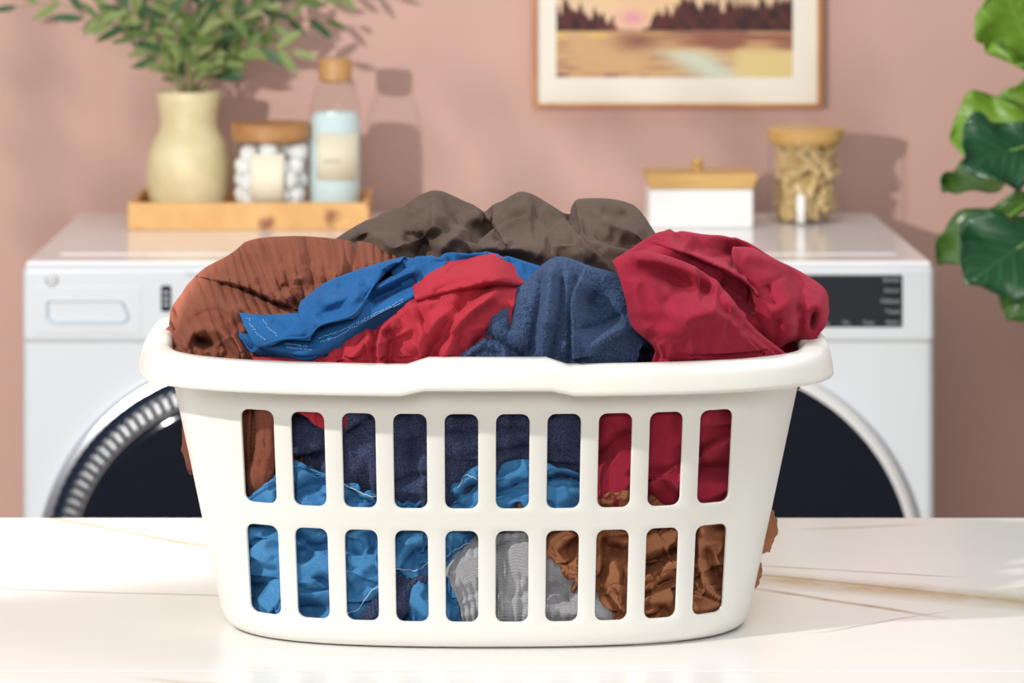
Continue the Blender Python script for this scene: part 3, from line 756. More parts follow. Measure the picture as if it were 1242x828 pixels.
for pl in ([(314,420),(330,416),(345,411),(373,411),(380,397),(394,391),(418,386),(432,380),(446,362),(458,338)], [(277,388),(285,402),(300,421),(306,427)]):
    v_, f_ = snapped_tube(bsn, pl, 0.0011); mesh_obj('folded_hem', [Vector(p_)-bo.location for p_ in v_], f_, blue_f, bo)

# red garment
red_cr = [
 ('s', 22, .012, [(458,446),(457,420),(462,398),(480,380)], .35),
 ('v', 9, .010, [(470,446),(474,420),(470,398)], .3),
 ('r', 8, .005, [(420,440),(436,420),(452,405)], 0),
 ('v', 6, .004, [(405,441),(425,425),(445,402)], 0),
 ('r', 8, .009, [(606,350),(585,365),(562,384),(546,412),(535,440)], .3),
 ('v', 7, .008, [(598,345),(575,362),(552,380)], .3),
 ('v', 10, .007, [(520,440),(530,418),(560,400)], 0),
 ('r', 10, .006, [(500,430),(520,400),(548,375)], 0),
 ('r', 14, .005, [(490,380),(520,368),(560,356)], 0),
 ('v', 5, .005, [(560,440),(580,415),(600,395)], 0),
]
red_main = patch([
 R((300,440,.040),(350,445,.040),(395,438,.040),(420,420,.050),(455,400,.055),(490,380,.060),(530,362,.065),(575,352,.070),(625,355,.075)),
 R((310,434,.016),(350,434,.014),(392,429,.016),(418,411,.018),(449,394,.022),(480,376,.026),(525,357,.034),(575,343,.040),(622,347,.050)),
 R((314,441,.006),(352,441,.005),(390,439,.004),(420,428,.004),(452,414,.004),(488,398,.008),(530,380,.014),(578,364,.018),(620,365,.030)),
 R((318,447,.006),(355,448,.005),(392,449,.005),(422,444,.005),(455,434,.003),(494,420,.005),(535,405,.008),(580,390,.012),(616,388,.022)),
 R((322,462,.007),(358,465,.007),(394,468,.007),(424,466,.007),(458,458,.006),(498,446,.006),(540,436,.008),(580,425,.012),(614,420,.020)),
 R((330,490,.010),(362,496,.006),(394,513,.004),(426,508,.005),(462,486,.008),(500,476,.010),(540,466,.012),(580,460,.016),(612,455,.02)),
], 1.35, red_cr, [(0.005, -40, 90, 20, 41)], gain=1.9, crump=(0.14, 6, 0.02, 9))
red_top = patch([
 R((520,350,.10),(545,335,.11),(575,330,.11),(605,332,.11),(640,345,.11)),
 R((510,332,.066),(532,318,.070),(565,314,.074),(600,313,.076),(640,330,.080)),
 R((504,345,.034),(526,333,.034),(562,326,.040),(600,326,.044),(636,338,.060)),
 R((505,357,.018),(528,347,.014),(562,338,.018),(600,336,.026),(628,344,.045)),
 R((507,364,.016),(532,356,.012),(564,348,.014),(598,343,.024),(618,348,.045)),
 R((515,366,.030),(540,360,.028),(568,354,.032),(596,350,.042),(615,356,.06)),
], 1.35, [('v', 8, .005, [(525,356),(545,345),(575,338)], .2), ('s', 7, .003, [(562,317),(548,322),(540,332)], 0)], [(0.003, -10, 60, 14, 44)], gain=1.5, crump=(0.12, 7, 0.02, 7))
garment('garment', 'red fine-twill garment rippling down to the rim between the blue shirt and navy wool', [red_main, red_top], red_f, 0.0014)

# navy wool on top
navy_cr = [
 ('v', 6, .009, [(620,350),(621,375),(616,405)], .3), ('v', 6, .010, [(657,332),(655,365),(648,400),(642,432)], .3),
 ('r', 9, .008, [(668,322),(664,360),(662,400)], .3), ('v', 5, .007, [(681,330),(680,370),(674,410),(668,440)], .3),
 ('r', 7, .007, [(687,328),(688,370),(688,430)], .3), ('s', 16, .014, [(694,446),(694,400),(694,360),(704,334)], .4),
 ('h', 1.0, .012, ((722,372),(16,22), 20)), ('r', 9, .008, [(764,396),(735,408),(706,432)], .3), ('v', 7, .008, [(700,400),(725,395),(755,382)], .2),
 ('r', 9, .004, [(556,432),(575,416),(600,418),(622,432)], .2), ('v', 6, .004, [(566,440),(588,424),(612,430)], .2), ('v', 7, .010, [(588,406),(608,416),(640,436)], .3),
]
navy_a = patch([
 R((560,440,.06),(605,395,.09),(620,365,.11),(650,345,.12),(680,335,.12),(720,340,.12),(755,355,.12),(785,380,.11)),
 R((552,436,.020),(590,403,.035),(606,360,.055),(640,338,.065),(676,316,.072),(718,326,.072),(760,342,.075),(782,380,.07)),
 R((549,442,.008),(586,412,.010),(603,380,.022),(636,356,.030),(672,340,.035),(716,348,.045),(758,364,.050),(782,400,.05)),
 R((549,447,.006),(586,424,.003),(606,402,.004),(636,385,.008),(670,372,.010),(712,380,.026),(750,392,.030),(778,415,.036)),
 R((549,452,.006),(586,438,.003),(610,425,.000),(638,415,-.001),(668,408,-.001),(705,412,.012),(742,420,.018),(772,430,.028)),
 R((545,465,.007),(584,460,.006),(612,455,.005),(640,450,.004),(668,448,.004),(702,450,.010),(736,452,.016),(768,450,.024)),
 R((520,490,.012),(565,490,.010),(605,490,.009),(640,490,.009),(672,490,.009),(705,490,.012),(738,485,.016),(765,480,.022)),
], 1.3, navy_cr, [(0.004, 80, 60, 24, 51)], fine=(0.0016, 2.6), gain=1.9, crump=(0.07, 8, 0.02, 10))
# the same knit seen through the slots
navy_b = patch([
 R((352,500,.030),(400,485,.020),(450,478,.016),(505,478,.014),(560,478,.012),(620,478,.012),(680,478,.014),(722,478,.018)),
 R((358,540,.018),(405,520,.008),(455,510,.007),(508,508,.008),(560,508,.007),(620,508,.007),(680,508,.010),(722,510,.016)),
 R((372,560,.022),(410,552,.007),(456,545,.005),(508,545,.007),(560,545,.006),(620,545,.008),(680,545,.013),(720,545,.018)),
 R((380,590,.026),(416,582,.011),(458,582,.007),(508,585,.007),(560,580,.010),(620,575,.014),(680,570,.018),(720,572,.022)),
 R((390,620,.030),(420,612,.020),(460,612,.016),(510,618,.012),(560,620,.018),(620,610,.022),(680,600,.024),(720,600,.026)),
], 1.5, [('s', 20, .010, [(440,510),(418,525),(412,545)], .3), ('v', 5, .006, [(414,530),(435,512),(462,505)], .2),
 ('v', 5, .006, [(475,586),(500,578),(520,575)], .4), ('v', 6, .006, [(503,520),(500,560)], .3),
 ('v', 5, .005, [(536,524),(560,526),(585,522),(640,520)], .4), ('v', 6, .008, [(536,558),(560,554),(600,548),(645,540)], .5),
 ('r', 14, .004, [(540,540),(580,538),(640,532)], .3), ('v', 7, .008, [(396,520),(392,545),(380,560)], .4)],
 [(0.004, 5, 50, 20, 54)], fine=(0.0016, 2.6), gain=1.5, back=0.004, crump=(0.16, 9, 0.02, 10))
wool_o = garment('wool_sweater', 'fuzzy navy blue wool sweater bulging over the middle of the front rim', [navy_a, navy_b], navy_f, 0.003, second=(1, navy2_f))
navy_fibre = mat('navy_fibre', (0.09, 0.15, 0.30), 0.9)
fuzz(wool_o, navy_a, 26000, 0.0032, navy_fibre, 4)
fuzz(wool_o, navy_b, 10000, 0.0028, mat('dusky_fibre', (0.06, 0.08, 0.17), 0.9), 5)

# maroon sweatshirt
mar_cr1 = [('r', 12, .010, [(762,312),(785,312),(830,324),(866,343),(898,376),(918,398)], .3),
 ('h', 1.0, .008, ((812,338),(30,12), 25)), ('r', 14, .008, [(820,395),(850,380),(880,368),(896,374)], .2), ('v', 14, .006, [(800,372),(830,352),(870,356)], 0),
 ('r', 10, .005, [(770,330),(772,370),(790,410)], 0), ('v', 10, .005, [(790,430),(830,442),(880,446)], 0), ('s', 8, .004, [(798,445),(802,430),(796,416)], .3)]
mar_a = patch([
 R((770,330,.070),(792,325,.080),(830,338,.085),(866,356,.090),(894,386,.085),(918,410,.075),(950,435,.06)),
 R((750,318,.044),(782,309,.050),(826,321,.052),(864,342,.050),(896,374,.040),(920,402,.026),(957,434,.012)),
 R((754,335,.028),(788,332,.024),(828,340,.026),(862,360,.022),(892,386,.014),(916,410,.008),(950,437,.006)),
 R((763,370,.018),(795,368,.008),(830,368,.004),(862,380,-.004),(888,396,-.004),(912,416,.000),(942,440,.004)),
 R((770,396,.016),(800,400,.004),(832,400,-.004),(860,406,-.008),(884,415,-.006),(908,426,-.001),(934,442,.004)),
 R((793,424,.012),(808,428,.004),(834,428,.000),(858,430,-.002),(880,434,-.001),(902,438,.002),(926,445,.005)),
 R((790,448,.010),(812,448,.006),(836,448,.006),(858,448,.006),(878,448,.006),(898,448,.006),(920,450,.008)),
 R((790,470,.012),(812,470,.009),(836,470,.008),(858,470,.008),(878,470,.008),(898,470,.009),(918,470,.012)),
], 1.35, mar_cr1, [(0.004, 40, 70, 30, 61)], gain=1.8, crump=(0.10, 10, 0.02, 9))
mar_cr2 = [('s', 20, .012, [(925,370),(905,345),(884,331),(853,316),(815,302)], .2), ('r', 8, .009, [(806,290),(822,303),(853,316),(884,331),(912,347),(926,366)], .3),
 ('v', 12, .020, [(830,300),(862,312),(885,308),(900,318)], .3), ('v', 9, .012, [(872,342),(900,362),(922,380)], .3), ('v', 5, .008, [(908,340),(924,355),(930,372)], .2)]
mar_b = patch([
 R((765,318,.12),(800,305,.15),(835,300,.17),(880,305,.17),(912,315,.16),(940,335,.14)),
 R((750,312,.070),(798,287,.100),(832,284,.115),(876,289,.120),(906,297,.115),(940,318,.10)),
 R((757,312,.055),(800,297,.075),(838,298,.085),(880,305,.100),(908,315,.100),(938,335,.085)),
 R((770,316,.050),(808,312,.056),(845,318,.060),(882,328,.070),(910,345,.075),(936,365,.07)),
 R((785,328,.060),(820,332,.064),(852,342,.064),(884,358,.060),(910,378,.056),(936,398,.05)),
 R((800,350,.080),(835,358,.080),(862,370,.076),(888,390,.070),(912,410,.06),(942,425,.05)),
], 1.4, mar_cr2, [(0.003, 30, 70, 24, 64)], gain=1.9, crump=(0.12, 11, 0.02, 8))
mar_cr3 = [('r', 8, .007, [(898,310),(920,312),(950,322),(985,345)], .1), ('v', 4, .003, [(928,358),(936,342),(958,333),(980,342)], .2), ('v', 5, .005, [(930,345),(934,358),(940,372)], .3),
 ('h', 1.6, .016, ((987,388),(4,10), 12)), ('r', 6, .005, [(978,400),(977,380),(988,370),(1000,376)], .2), ('l', 1.0, .008, ((972,360),(22,18), 20)),
 ('v', 5, .006, [(940,425),(943,400),(944,385)], .2), ('r', 8, .004, [(930,378),(950,372),(970,356)], .1)]
mar_c = patch([
 R((888,318,.12),(912,318,.13),(940,335,.13),(965,350,.12),(990,375,.11),(998,395,.08)),
 R((890,300,.085),(914,302,.10),(944,317,.10),(972,331,.095),(1000,352,.075),(1005,378,.05)),
 R((893,318,.060),(916,325,.065),(944,335,.060),(972,348,.050),(997,366,.036),(1003,388,.030)),
 R((908,345,.058),(922,350,.050),(944,358,.040),(970,368,.026),(990,380,.018),(1000,396,.020)),
 R((915,370,.056),(926,374,.044),(944,380,.030),(965,388,.018),(983,394,.014),(994,404,.018)),
 R((918,392,.056),(928,398,.042),(944,404,.030),(962,406,.020),(980,408,.018),(989,412,.024)),
 R((925,412,.058),(934,416,.046),(944,420,.038),(960,414,.034),(976,416,.032),(984,418,.038)),
], 1.3, mar_cr3, [(0.003, 30, 60, 20, 67)], gain=1.3, crump=(0.05, 12, 0.03, 9))
mar_d = patch([
 R((718,470,.022),(745,460,.018),(785,458,.012),(825,458,.012),(865,456,.012),(905,452,.016)),
 R((716,500,.020),(745,500,.010),(785,498,.008),(825,498,.007),(862,496,.007),(902,494,.014)),
 R((716,530,.018),(745,532,.008),(785,530,.007),(825,528,.005),(862,526,.008),(900,526,.014)),
 R((716,565,.016),(745,568,.005),(785,566,.005),(822,562,.006),(860,562,.012),(896,562,.016)),
 R((716,592,.018),(742,596,.006),(782,588,.008),(820,590,.010),(858,590,.008),(892,592,.012)),
 R((720,604,.024),(744,608,.014),(780,602,.018),(820,612,.014),(856,620,.012),(888,622,.016)),
], 1.4, [('v', 8, .010, [(726,560),(742,540),(768,525)], .4), ('r', 9, .007, [(738,600),(748,570),(768,548)], .3), ('s', 20, .010, [(785,586),(805,575),(832,562)], .4),
 ('s', 18, .010, [(848,552),(865,540),(892,528)], .4), ('v', 9, .009, [(846,566),(868,568),(892,572)], .4), ('r', 10, .006, [(846,600),(868,592),(890,588)], .3), ('v', 7, .007, [(800,575),(815,595),(830,612)], .3)],
 [(0.004, -30, 60, 26, 70)], gain=1.5, back=0.004, crump=(0.20, 13, 0.02, 10))
mar_e = patch([R((895,395,.10),(925,398,.10),(955,398,.09),(985,395,.07)), R((895,420,.080),(925,420,.080),(955,418,.070),(983,408,.05)), R((895,450,.060),(925,450,.060),(952,448,.050),(975,438,.035)), R((895,480,.040),(925,480,.040),(950,478,.035),(968,470,.025))], 2.0, [], [(0.006, 30, 40, 16, 72)])
garment('sweatshirt', 'maroon fleece sweatshirt filling the right end of the basket, sleeve curling at the rim', [mar_a, mar_b, mar_c, mar_d, mar_e], maroon_f, 0.0022)

# taupe-brown garment at the back
br_cr = [('r', 9, .010, [(494,285),(497,272),(500,258),(512,247)], 0), ('v', 8, .020, [(508,312),(512,300),(520,294)], .4), ('v', 6, .012, [(524,312),(522,300)], .4),
 ('r', 10, .014, [(528,306),(545,290),(566,268),(588,262)], .3), ('v', 9, .012, [(508,290),(535,285),(562,268)], .2), ('s', 24, .012, [(614,300),(602,280),(588,262)], .3),
 ('h', 1.0, .014, ((638,276),(26,18), 0)), ('r', 9, .012, [(572,302),(610,300),(640,302),(660,312)], .3), ('v', 10, .012, [(560,318),(610,312),(650,322)], .2),
 ('r', 12, .008, [(655,250),(678,268),(690,300)], .2), ('s', 26, .016, [(684,262),(702,284),(728,310)], .4), ('r', 8, .007, [(709,250),(740,268),(784,286)], .2),
 ('v', 5, .006, [(728,256),(748,262),(760,258)], .3), ('v', 8, .010, [(438,285),(444,296),(448,305)], .3), ('r', 9, .008, [(410,298),(440,280),(470,292),(492,296)], .2),
 ('l', 1.0, .010, ((525,262),(26,16), 0))]
brown = patch([
 R((425,318,.22),(464,300,.25),(505,280,.27),(545,275,.27),(590,285,.27),(635,275,.27),(682,285,.27),(712,275,.26),(750,285,.25),(785,310,.22)),
 R((410,296,.150),(450,272,.185),(490,254,.205),(530,240,.215),(588,262,.215),(636,244,.215),(683,262,.215),(708,247,.215),(762,257,.20),(793,292,.17)),
 R((408,304,.120),(448,284,.145),(488,268,.160),(530,257,.165),(584,276,.170),(636,262,.165),(680,276,.165),(710,264,.165),(756,274,.155),(790,298,.14)),
 R((410,316,.105),(450,300,.115),(490,288,.125),(530,277,.125),(582,290,.125),(636,282,.130),(678,292,.125),(712,285,.120),(750,295,.125),(780,308,.13)),
 R((415,330,.105),(455,316,.105),(494,305,.110),(532,298,.105),(582,306,.100),(636,302,.095),(676,312,.095),(712,308,.095),(745,314,.105),(770,322,.125)),
 R((420,352,.110),(458,352,.110),(496,350,.110),(534,348,.100),(582,350,.100),(636,355,.090),(676,358,.09),(712,358,.09),(742,360,.10),(762,362,.12)),
], 1.6, br_cr, [(0.008, 25, 70, 26, 81)], gain=1.7, back=0.03, crump=(0.18, 14, 0.02, 9))
garment('garment', 'taupe-brown woven garment ridged along the back top of the heap', [brown], brown_f, 0.0014)

# mid-blue denim seen through the left slots
dn_cr = [('s', 12, .007, [(410,590),(390,577),(372,568),(352,563)], .3), ('v', 8, .010, [(350,605),(368,592),(392,590)], .2),
 ('s', 12, .007, [(456,610),(436,598),(415,584)], .3), ('r', 10, .006, [(300,612),(318,594),(336,575)], .1),
 ('v', 7, .010, [(540,618),(556,602),(580,588)], .3), ('r', 7, .006, [(548,600),(566,584),(582,576)], .2), ('v', 6, .008, [(600,602),(620,590),(645,582)], .3), ('r', 8, .006, [(602,592),(622,578),(645,574)], .2),
 ('v', 5, .012, [(664,582),(684,577),(706,584)], .5), ('r', 7, .006, [(664,578),(680,570),(706,576)], .3), ('r', 14, .006, [(668,605),(690,596)], .3),
 ('s', 16, .010, [(298,668),(318,655),(340,643)], .4), ('h', 1.0, .018, ((306,712),(14,16), -20)), ('s', 14, .010, [(300,742),(312,722),(328,706),(345,700)], .4), ('r', 10, .008, [(322,740),(332,725),(344,716)], .2),
 ('s', 16, .010, [(358,652),(378,664),(398,672)], .4), ('h', 1.0, .014, ((370,672),(16,10), -10)), ('r', 9, .010, [(360,698),(380,690),(398,672)], .4), ('s', 10, .007, [(372,700),(388,704),(398,712)], .3), ('h', 1.0, .014, ((376,735),(24,10), 5)),
 ('s', 14, .010, [(420,672),(440,675),(460,671)], .4), ('r', 12, .009, [(422,708),(440,695),(458,676)], .3), ('v', 6, .008, [(420,714),(440,700),(458,684)], .3),
 ('r', 8, .010, [(478,690),(492,665),(512,650)], .4), ('v', 6, .010, [(486,692),(500,672),(518,660)], .4), ('r', 10, .006, [(500,740),(510,752)], .3)]
denim = patch([
 R((290,612,.018),(330,580,.012),(350,562,.012),(392,573,.010),(418,583,.010),(455,598,.012),(485,606,.010),(515,606,.010),(540,596,.012),(556,580,.010),(580,568,.008),(602,565,.008),(640,562,.009),(664,566,.010),(708,578,.014)),
 R((290,616,.010),(325,592,.006),(352,576,.006),(392,584,.005),(420,594,.005),(455,606,.007),(485,612,.006),(515,612,.006),(540,608,.006),(556,596,.005),(580,588,.005),(602,585,.005),(640,582,.006),(664,588,.005),(706,592,.010)),
 R((292,630,.008),(326,622,.007),(354,615,.006),(392,614,.006),(420,616,.006),(455,622,.007),(485,626,.008),(515,626,.008),(540,624,.007),(558,620,.006),(580,616,.006),(602,612,.007),(640,610,.008),(664,616,.006),(704,620,.010)),
 R((294,655,.008),(328,655,.008),(356,650,.008),(394,648,.008),(420,648,.007),(456,652,.008),(486,652,.009),(515,650,.009),(540,648,.009),(560,645,.012),(580,640,.018),(602,634,.022),(640,630,.022),(662,634,.022),(700,636,.022)),
 R((296,690,.008),(330,690,.008),(358,690,.009),(396,688,.009),(420,688,.008),(458,690,.009),(486,686,.010),(515,682,.012),(540,674,.014),(560,664,.018),(580,655,.022),(602,646,.026),(640,640,.028),(662,644,.028),(698,646,.028)),
 R((300,725,.009),(332,725,.009),(360,725,.010),(397,725,.011),(422,724,.011),(456,720,.012),(486,706,.016),(515,698,.018),(540,688,.020),(560,676,.024),(580,664,.028),(602,656,.030),(640,648,.032),(662,652,.032),(694,654,.032)),
 R((305,762,.010),(334,764,.010),(362,765,.011),(398,766,.013),(424,764,.014),(454,752,.018),(484,722,.022),(512,710,.024),(538,700,.026),(558,688,.028),(578,674,.032),(600,664,.034),(638,656,.036),(660,658,.036),(690,660,.036)),
], 1.5, dn_cr, [(0.009, -35, 46, 17, 91)], gain=1.6, back=0.005, crump=(0.40, 15, 0.015, 7))
bl2 = patch([
 R((476,700,.024),(500,690,.018),(540,700,.018),(575,720,.024)),
 R((474,716,.020),(500,704,.012),(540,716,.012),(572,732,.018)),
 R((474,735,.016),(500,728,.008),(540,730,.008),(572,744,.014)),
 R((474,768,.014),(500,768,.008),(540,768,.008),(572,768,.014)),
], 1.4, [('r', 5, .008, [(512,708),(506,726),(518,745)], .4), ('h', 1, .012, ((490,745),(10,12), 0)), ('v', 6, .008, [(540,700),(548,728),(566,738)], .3)], [(0.006, 60, 30, 12, 95)], gain=1.4, back=0.003, crump=(0.35, 16, 0.02, 5))
dsn = snapper([denim, bl2])
dj = garment('denim_shirt', 'mid-blue denim shirt crumpled behind the left-hand slots of the basket', [denim, bl2], denim_f, 0.0014)
def add_edge(parent, name, pts, o_, wid, m):
    v_, f_ = snapped_tube(dsn, pts, wid)
    e = mesh_obj(name, [Vector(p)-Vector(parent.location) for p in v_], f_, m, parent); return e
add_edge(dj, 'hem_edge', [(416,747),(434,738),(446,722),(462,708)], .0035, .00055, white_edge)
add_edge(dj, 'hem_edge', [(474,693),(492,689),(506,690),(520,683)], .0040, .00055, white_edge)
add_edge(dj, 'hem_edge', [(536,678),(556,666),(580,653)], .0040, .0005, white_edge)
add_edge(dj, 'hem_edge', [(556,590),(560,578),(566,575),(580,584)], .0032, .0005, white_edge)
add_edge(dj, 'hem_edge', [(412,583),(424,592),(440,598),(458,602)], .0034, .0006, white_edge)

# navy ribbed cuff piece low between the slots
nr = patch([
 R((408,768,.010),(432,752,.008),(452,728,.008),(470,712,.010),(485,698,.016),(520,696,.016)),
 R((412,775,.008),(436,764,.006),(456,748,.006),(474,735,.008),(488,722,.010),(512,718,.014)),
 R((415,785,.012),(440,780,.012),(460,772,.012),(480,764,.010),(492,745,.012),(508,738,.014)),
], 1.2, [('r', 9, .006, [(484,745),(488,718),(505,704),(520,706)], .3)], [], ripple=(22, 0.0016, 0.8))
garment('garment', 'dark navy rib-knit piece low behind the third and fourth slots from the left', [nr], navy2_f, 0.002)

# grey knit
gk_cr = [('l', 1.0, .008, ((568,690),(26,14), -25)), ('l', 1.0, .010, ((628,672),(18,22), 0)), ('h', 1.0, .008, ((610,690),(7,20), 0)), ('v', 6, .008, [(598,664),(620,658),(645,652)], .4),
 ('v', 9, .008, [(664,716),(676,712),(690,722),(704,724)], .3), ('l', 1.0, .006, ((690,735),(26,10), 0)), ('v', 5, .006, [(585,650),(600,700),(598,755)], .3)]
grey_a = patch([
 R((550,668,.024),(580,648,.022),(612,640,.020),(640,640,.018),(665,656,.024),(690,680,.026)),
 R((542,690,.016),(572,668,.010),(606,652,.012),(640,650,.008),(668,672,.014),(696,700,.014)),
 R((548,705,.010),(574,692,.006),(606,680,.010),(638,680,.006),(668,700,.012),(700,715,.012)),
 R((556,726,.008),(578,716,.006),(606,712,.008),(638,712,.006),(668,722,.008),(704,728,.008)),
 R((562,745,.007),(582,740,.006),(608,740,.007),(638,740,.006),(670,742,.006),(708,744,.006)),
 R((568,775,.010),(588,775,.010),(610,775,.010),(640,775,.010),(672,772,.010),(712,772,.010)),
], 1.2, gk_cr, [(0.004, 80, 40, 16, 101)], ripple=(15, 0.0032, 0.7), gain=1.4, back=0.003, crump=(0.12, 17, 0.03, 6))
grey_b = patch([
 R((690,712,.022),(710,712,.020),(730,722,.018),(752,745,.018)),
 R((690,726,.012),(710,722,.008),(730,732,.007),(750,752,.012)),
 R((692,745,.008),(710,744,.005),(730,748,.005),(748,762,.010)),
 R((694,772,.010),(712,772,.010),(730,772,.010),(746,774,.012)),
], 1.2, [], [(0.002, 20, 30, 16, 104)])
garment('grey_knitwear', 'light heather-grey knit with a ribbed cuff low behind the middle slots', [grey_a, grey_b], grey_f, 0.0026)

# tan-brown garment
tn_cr = [('s', 14, .012, [(690,705),(682,690),(668,676),(660,672)], .3), ('r', 8, .012, [(668,664),(682,655),(698,645)], .3), ('v', 8, .012, [(676,670),(690,660),(702,650)], .3), ('r', 6, .010, [(680,690),(694,696),(706,706)], .3),
 ('v', 5, .012, [(732,650),(734,675),(730,700)], .5), ('r', 5, .008, [(726,645),(727,672),(726,698)], .4), ('h', 1.0, .018, ((748,666),(12,7), 15)), ('r', 9, .012, [(742,680),(744,705),(738,724)], .4),
 ('v', 4, .010, [(728,712),(742,728),(756,748)], .4), ('r', 6, .009, [(742,722),(750,732),(756,745)], .3), ('r', 6, .006, [(728,720),(740,738),(748,750)], .3),
 ('l', 1.0, .010, ((800,655),(22,12), -10)), ('v', 6, .014, [(784,684),(802,678),(822,664)], .5), ('s', 10, .010, [(784,712),(798,700),(816,682)], .4), ('r', 6, .009, [(784,706),(800,692),(814,682)], .3),
 ('v', 5, .010, [(782,722),(800,712),(820,702)], .4), ('r', 6, .007, [(783,728),(804,722),(820,716)], .3), ('v', 5, .008, [(782,735),(800,736),(812,744)], .3),
 ('s', 14, .012, [(876,730),(858,718),(850,700),(846,672),(846,650)], .4), ('r', 7, .010, [(850,700),(860,720),(878,728)], .3), ('v', 6, .014, [(856,662),(864,688),(880,706)], .4), ('s', 14, .008, [(842,716),(858,724),(878,732)], .4),
 ('r', 7, .008, [(726,612),(745,600),(765,600)], .2), ('v', 6, .010, [(728,622),(740,618)], .3), ('v', 9, .016, [(790,600),(800,590),(830,600)], .3)]
tan_a = patch([
 R((598,625,.020),(640,605,.018),(665,612,.022),(700,615,.022),(728,600,.014),(765,585,.014),(790,580,.018),(830,590,.020),(860,612,.020),(895,620,.016)),
 R((602,632,.014),(640,614,.010),(668,625,.014),(700,625,.014),(730,608,.008),(765,600,.008),(792,596,.012),(830,606,.014),(860,622,.012),(892,626,.014)),
 R((610,640,.018),(640,632,.016),(668,640,.008),(700,636,.008),(730,630,.008),(765,622,.008),(794,620,.010),(828,622,.010),(858,632,.010),(890,636,.012)),
 R((640,655,.022),(655,658,.016),(672,664,.008),(702,660,.008),(730,662,.008),(764,660,.008),(794,658,.008),(826,658,.009),(856,662,.009),(888,664,.012)),
 R((660,680,.022),(672,684,.016),(686,688,.010),(706,690,.008),(732,694,.008),(763,694,.008),(792,692,.008),(824,692,.010),(852,694,.009),(884,695,.012)),
 R((690,712,.020),(698,712,.014),(706,712,.010),(716,716,.010),(736,722,.008),(762,724,.008),(790,724,.008),(822,724,.009),(850,724,.009),(880,724,.012)),
 R((720,750,.020),(724,750,.016),(730,752,.012),(738,754,.010),(746,756,.010),(762,758,.010),(788,760,.010),(820,760,.010),(846,760,.010),(874,758,.012)),
 R((726,778,.024),(730,778,.020),(736,778,.018),(742,778,.016),(750,778,.014),(764,778,.014),(786,778,.014),(816,778,.014),(842,776,.014),(868,774,.014)),
], 1.35, tn_cr, [(0.011, -45, 42, 13, 111)], gain=1.6, back=0.006, crump=(0.50, 18, 0.015, 6.5))
tan_b = lump((BX+0.2355, 3.052, ZC+0.082), (0.0180, 0.015, 0.023), 8, 0.22)
tan_c = lump((BX+0.2240, 3.045, ZC+0.046), (0.0165, 0.014, 0.0155), 9, 0.22)
tan_d = lump((BX+0.195, 3.11, ZC+0.070), (0.022, 0.045, 0.040), 12, 0.15)
garment('garment', 'tan-brown cotton garment crumpled behind the right-hand slots and poking out of the side', [tan_a, tan_b, tan_c, tan_d], tan_f, 0.0010)

# unseen filler added inside the heap: stops light from the back slots, darkens gaps
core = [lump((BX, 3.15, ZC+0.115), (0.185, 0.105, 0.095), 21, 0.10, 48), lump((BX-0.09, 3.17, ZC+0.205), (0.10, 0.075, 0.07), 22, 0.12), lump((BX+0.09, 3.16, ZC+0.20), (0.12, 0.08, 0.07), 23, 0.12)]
garment('garment', 'added dark filler wad inside the heap, blocking light and darkening the gaps', core, navy2_f, 0.001)

# ---------------------------------------------------------------- things on the washer: tray group
def wood(name, c1, c2, scale=(30, 4, 30), knots=False, rough=0.45):
    m = mat(name, c1, rough); t, b = nt(m); ob = N(t, 'ShaderNodeTexCoord').outputs['Object']
    n1 = noise_tex(t, mapping(t, ob, scale), 1.0, 5, 0.6)
    cl = ramp(t, n1, [(0.3, c2), (0.7, c1)])
    if knots:
        vr = t.nodes.new('ShaderNodeTexVoronoi'); vr.inputs['Scale'].default_value = 17; vr.inputs['Randomness'].default_value = 1
        nn = t.nodes.new('ShaderNodeTexNoise'); nn.inputs['Scale'].default_value = 30; t.links.new(ob, nn.inputs['Vector'])
        mxv = t.nodes.new('ShaderNodeMix'); mxv.data_type = 'VECTOR'; mxv.inputs[0].default_value = 0.03
        t.links.new(ob, mxv.inputs[4]); t.links.new(nn.outputs['Color'], mxv.inputs[5]); t.links.new(mxv.outputs[1], vr.inputs['Vector'])
        k = mth(t, 'LESS_THAN', vr.outputs['Distance'], 0.16)
        sm = mth(t, 'MAXIMUM', mth(t, 'SUBTRACT', 1.0, mth(t, 'DIVIDE', vr.outputs['Distance'], 0.34)), 0.0)
        mx = t.nodes.new('ShaderNodeMix'); mx.data_type = 'RGBA'; mx.clamp_factor = True
        t.links.new(mth(t, 'MULTIPLY', sm, 1.5), mx.inputs[0]); t.links.new(cl, mx.inputs[6]); mx.inputs[7].default_value = (0.24, 0.075, 0.025, 1); cl = mx.outputs[2]
    t.links.new(cl, b.inputs['Base Color']); return m
burl = wood('burl_wood', (0.74, 0.43, 0.16), (0.60, 0.31, 0.09), (14, 14, 14), True)
lid_wood = wood('acacia_lid_wood', (0.50, 0.25, 0.09), (0.36, 0.16, 0.05), (8, 40, 40))
bamboo = wood('bamboo_wood', (0.72, 0.45, 0.16), (0.58, 0.33, 0.10), (6, 40, 60))
cork_m = wood('cork', (0.60, 0.33, 0.13), (0.48, 0.24, 0.08), (120, 120, 120))
pin_wood = wood('clothespin_wood', (0.78, 0.58, 0.30), (0.62, 0.42, 0.18), (20, 20, 60))
ceramic = mat('butter_yellow_ceramic', (0.72, 0.62, 0.36), 0.5)
t, b = nt(ceramic); ob = N(t, 'ShaderNodeTexCoord').outputs['Object']
t.links.new(ramp(t, noise_tex(t, ob, 18, 4), [(0.35, (0.66, 0.56, 0.31)), (0.65, (0.76, 0.67, 0.41))]), b.inputs['Base Color'])
t.links.new(bump(t, noise_tex(t, mapping(t, ob, (3, 3, 60)), 3, 3), 0.25, 0.002), b.inputs['Normal'])
